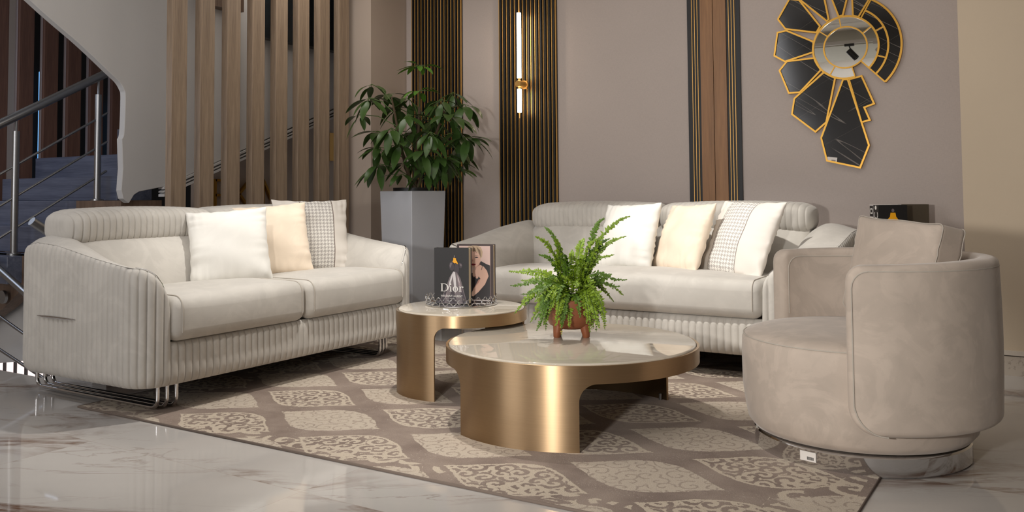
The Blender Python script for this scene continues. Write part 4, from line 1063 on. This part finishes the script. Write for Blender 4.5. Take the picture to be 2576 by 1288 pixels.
pts2 = [shell_pt(i0 + .10 - .10 * math.sin(q), ZB + .115 - .113 * math.cos(q), .002 - .008 * max(0, math.cos(q) - .8) * 5) for q in np.linspace(0, pi / 2, 8)][:-1] + pts2
MB().tube(pts2, .0026, 6).build('shell_piping', M['velvet_seam'], t)
ri0 = [((RI - .001) * math.cos(A1 - .075), (RI - .001) * math.sin(A1 - .075), z) for z in np.linspace(.47, ZT - .095, 8)]
ri0 += [((RI - .001) * math.cos(A1 - .075 - .13 * (1 - math.cos(q))), (RI - .001) * math.sin(A1 - .075 - .13 * (1 - math.cos(q))), ZT - .095 + .055 * math.sin(q)) for q in np.linspace(0, pi / 2, 8)[1:]]
ri0 += [((RI - .001) * math.cos(a), (RI - .001) * math.sin(a), ZT - .040) for a in np.linspace(A1 - .25, A0 + .1, 60)]
MB().tube(ri0, .0022, 6).build('shell_piping', M['velvet_seam'], t)
a = math.radians(-105.5)
tag_sticker(t, .062, .034, Matrix.Translation((.3985 * math.cos(a), .3985 * math.sin(a), .045)) @ Matrix.Rotation(a + pi / 2, 4, 'Z'))
# back cushion: boxed pillow with gusset
def dfc(x, y, z):
    fx, fy = x / .225, y / .195; k_ = max(0, 1 - fx ** 4) * max(0, 1 - fy ** 4)
    zz = z * (1 + .32 * k_) + .006 * math.sin(11 * x + 2) * math.sin(9 * y + 1) * max(-1, min(1, z / .04)) * k_ ** .3
    e = math.exp(-(1 - abs(fx)) / .16); zz += .0028 * e * math.sin(60 * y + 9 * math.sin(14 * y)) * max(-1, min(1, z / .04))
    return (x * (1 - .03 * (1 - fy ** 2)), y * (1 - .04 * (1 - fx ** 2)) + (.003 * math.sin(21 * x + 1.3) if abs(fy) > .8 else 0), zz)
o = rbox(.225, .195, .066, .022, 26, dfc).build('back_cushion', V, merge=.0004, angle=0)
pose(o, (-.545, 3.80, .690), -128, 12, -3)
props(o, 'taupe velvet back cushion inside the round swivel armchair', 'cushion')
for z_ in (-.056, .056):
    pts = []
    cor = [(1, 1), (-1, 1), (-1, -1), (1, -1)]; loop = []
    for sx, sy in cor:
        for q in range(6):
            aa = math.atan2(sy, sx) - pi / 4 + q / 5 * pi / 2
            loop.append((sx * .203 + .0225 * math.cos(aa), sy * .173 + .0225 * math.sin(aa)))
    for i in range(len(loop)):
        a_, b_ = loop[i], loop[(i + 1) % len(loop)]; m_ = max(1, int(math.hypot(b_[0] - a_[0], b_[1] - a_[1]) / .02))
        for j in range(m_): pts.append(dfc(a_[0] + (b_[0] - a_[0]) * j / m_, a_[1] + (b_[1] - a_[1]) * j / m_, z_))
    MB().tube(pts, .0019, 6, True).build('cushion_piping', M['velvet_seam'], o)

# ------------------------------------------------------------------ side table with books and bowl at the right
t = thing('side_table', 'small round side table hidden between the sofa arm and the armchair', 'side table', (-.80, 5.44, 0))
MB().lathe([(.001, .0), (.14, 0), (.14, .015), (.02, .022), (.02, .55), (.001, .55)], 32).build('pedestal', M['brass'], t)
MB().lathe([(.001, .55), (.235, .55), (.24, .556), (.24, .574), (.235, .58), (.001, .58)], 64).build('table_top', M['table_marble'], t)
bz = .58
n_ = Vector((math.cos(math.radians(-58)), math.sin(math.radians(-58)), 0)); r_b = Vector((-n_.y, n_.x, 0))
c3 = Vector((-.835, 5.47, bz + .1725))
b3 = make_book('black book with yellow dress-form cover, between white and brown books by the right wall', .165, .343, .072, tuple(c3), -58)
zf = .036; mb = MB()
flat(mb, [(-.014, .128), (.014, .128), (.018, .105), (.036, .080), (.044, .055), (-.046, .055), (-.040, .080), (-.018, .105)], zf, .0004)
mb.cur = 1; flat(mb, ell(0, .141, .008, .010), zf, .0004)
mb.cur = 2; flat(mb, [(-.05, .055), (.05, .055), (.07, -.15), (-.07, -.15)], zf, .0004)
mb.build('cover_picture', [M['form_yellow'], M['gown_mid'], M['gown_dark']], b3, smooth=False)
mb = MB()          # spine lettering, turned a quarter
ring(mb, 0, 0, .024, .024, .017, .020, 0, 0, 45, 315, 28); flat(mb, ell(.042, .003, .012, .012), 0)
o = mb.build('spine_lettering', M['white_ink'], b3, smooth=False)
o.matrix_local = Matrix(((0, 0, -1, -.0826), (1, 0, 0, .115), (0, -1, 0, .0), (0, 0, 0, 1)))
b4 = make_book('white-spined book with interlocking emblem, leftmost of the books by the right wall', .165, .345, .050, tuple(c3 - n_ * (.036 + .025 + .002) + Vector((0, 0, .001))), -58, cover=pm('white_cover', (214, 208, 204)))
mb = MB(); mb.cur = 0; flat(mb, [(-.032, -.0235), (.032, -.0235), (.032, .0235), (-.032, .0235)], 0, .0003)
mb.cur = 1
ring(mb, -.0, -.0065, .0165, .0140, .0115, .0095, .0003, 0, 130, 410, 28); ring(mb, 0, .0065, .0165, .0140, .0115, .0095, .0004, 0, -50, 230, 28)
o = mb.build('spine_emblem', [M['cover_black'], M['white_ink']], b4, smooth=False)
o.matrix_local = Matrix(((0, 0, -1, -.0826), (1, 0, 0, .135), (0, -1, 0, .0), (0, 0, 0, 1)))
make_book('plain dark brown book, rightmost of the books by the right wall', .20, .345, .04, tuple(c3 + r_b * .172 - n_ * .125 + Vector((0, 0, .001))), -66, cover=pm('olive_brown_cover', (74, 64, 50)))
t = thing('chrome_bowl', 'small polished chrome bowl between the sofa arm and the armchair', 'bowl', (-.985, 5.40, bz))
MB().lathe([(.001, 0), (.03, 0), (.04, .01), (.028, .03), (.03, .05), (.055, .08), (.062, .11), (.055, .14), (.045, .155), (.040, .155), (.052, .12), (.04, .08), (.001, .06)], 40).build('bowl_body', M['chrome'], t)

# ------------------------------------------------------------------ ceiling track seen in the mirror
struct('trim_5', MB().box(-6, 5, -1.2, .1, 2.86, 3.05), M['grey_beam'])
t = thing('lighting_track', 'white ceiling lighting track reflected in the wall mirror', 'lighting track', (-2, .46, 2.86))
MB().box(-3, 3, -.02, .02, -.04, 0).build('rail', M['white_wall'], t, smooth=False)
for x_, mt, lab in ((-2.13, 'black', 'black track spotlight reflected in the centre of the mirror'), (-1.80, 'white_wall', 'white track spotlight reflected at the right of the mirror ring')):
    t = thing('track_spotlight', lab, 'spotlight', (x_, .46, 2.82), 0, 'track spotlights')
    MB().box(-.055, .055, -.018, .018, -.03, 0).build('adapter', M['white_wall'] if mt != 'black' else M['black'], t, smooth=False)
    MB().tube([(0, 0, -.03), (.02, 0, -.10)], .008).build('arm', M[mt], t)
    o = MB().lathe([(.001, .07), (.036, .07), (.038, .06), (.038, -.07), (.030, -.07), (.028, -.05), (.001, -.05)], 24).build('lamp_body', M[mt], t); o.location = (.035, 0, -.135); o.rotation_euler = (0, math.radians(-40), 0)

# ------------------------------------------------------------------ light
def spot(name, loc, target, watts, size, blend=.4, col=(1, .965, .91), rad=.04):
    l = bpy.data.lights.new(name, 'SPOT'); l.energy = watts; l.spot_size = math.radians(size); l.spot_blend = blend; l.color = col; l.shadow_soft_size = rad
    o = bpy.data.objects.new(name, l); COL.objects.link(o); o.location = loc
    o.rotation_euler = (Vector(target) - Vector(loc)).to_track_quat('-Z', 'Y').to_euler(); return o
def area(name, loc, target, watts, sx, sy, col=(1, .95, .9)):
    l = bpy.data.lights.new(name, 'AREA'); l.shape = 'RECTANGLE'; l.size = sx; l.size_y = sy; l.energy = watts; l.color = col
    o = bpy.data.objects.new(name, l); COL.objects.link(o); o.location = loc
    o.rotation_euler = (Vector(target) - Vector(loc)).to_track_quat('-Z', 'Y').to_euler(); return o
spot('photo_lamp', (-1.0, -.5, 1.12), (-1.70, 4.6, .85), 300, 60, .7, (1, .965, .92), .10)
spot('key_spotlight', (-2.35, 3.35, 3.0), (-1.75, 4.80, .50), 320, 46, .7)
spot('front_spotlight', (-1.2, .55, 2.8), (-1.75, 3.3, .1), 50, 34, .5)
spot('sofa_spotlight', (-2.0, .9, 2.8), (-3.75, 3.75, .5), 120, 30, .6)
spot('table_spotlight', (-2.85, 3.75, 3.0), (-3.1, 3.35, 0), 200, 66, .5)
spot('chair_spotlight', (-1.0, 1.1, 2.95), (-.6, 3.6, .5), 24, 32, .7, (1, .95, .88))
spot('wall_spotlight', (-1.7, 4.2, 3.0), (-2.4, 5.88, 1.9), 9, 100, .9, (1, .90, .80))
spot('mirror_spotlight', (-.6, 4.2, 3.0), (-1.2, 5.88, 1.8), 3.5, 90, .9, (1, .86, .78))
spot('corner_spotlight', (-3.6, 3.4, 3.0), (-4.75, 5.6, 1.9), 13, 70, .8, (1, .88, .78))
area('overhead_fill', (-1.5, 3.1, 3.03), (-1.5, 3.11, 0), 26, 6, 3.2, (1, .97, .95))  # added overhead fill for the general ambient level, no real fixture
area('behind_slats_fill', (-5.16, 4.7, 3.0), (-5.5, 4.7, 1.0), 12, .25, 2.6, (1, .95, .88))  # added light that lifts the dark zone behind the slats
area('stair_daylight', (-7.0, 2.2, 2.6), (-7.2, 4.5, .9), 18, 1.0, 1.4, (.66, .78, 1))
area('screen_fill', (-3.2, 1.0, 2.7), (-5.4, 4.2, 1.7), 26, 1.2, 1.2, (.97, .97, 1))  # unseen fill added to brighten the slats and soffit, not daylight
area('left_fill_panel', (-4.3, -2.2, 1.55), (-4.2, 2.6, 1.0), 40, 2.0, 1.2, (.98, .98, 1))
area('rear_bounce_fill', (-1.0, -3.4, .35), (-1.0, -6.2, 1.5), 135, 7, .6, (.98, .97, 1))  # added light bounced off the rear wall as soft ambient
area('upward_bounce_fill', (-1.2, -1.6, .3), (-1.2, -1.6, 3), 30, 4, 1.0, (1, .96, .9))  # added upward light for ceiling bounce, no lamp stands here
w = bpy.data.worlds.new('world'); SC.world = w; w.use_nodes = True
w.node_tree.nodes['Background'].inputs[0].default_value = (.9, .88, .9, 1); w.node_tree.nodes['Background'].inputs[1].default_value = .2
SC.view_settings.view_transform = 'Standard'; SC.view_settings.look = 'None'; SC.view_settings.exposure = 0.0; SC.view_settings.gamma = 1.0; SC.view_settings.use_curve_mapping = False
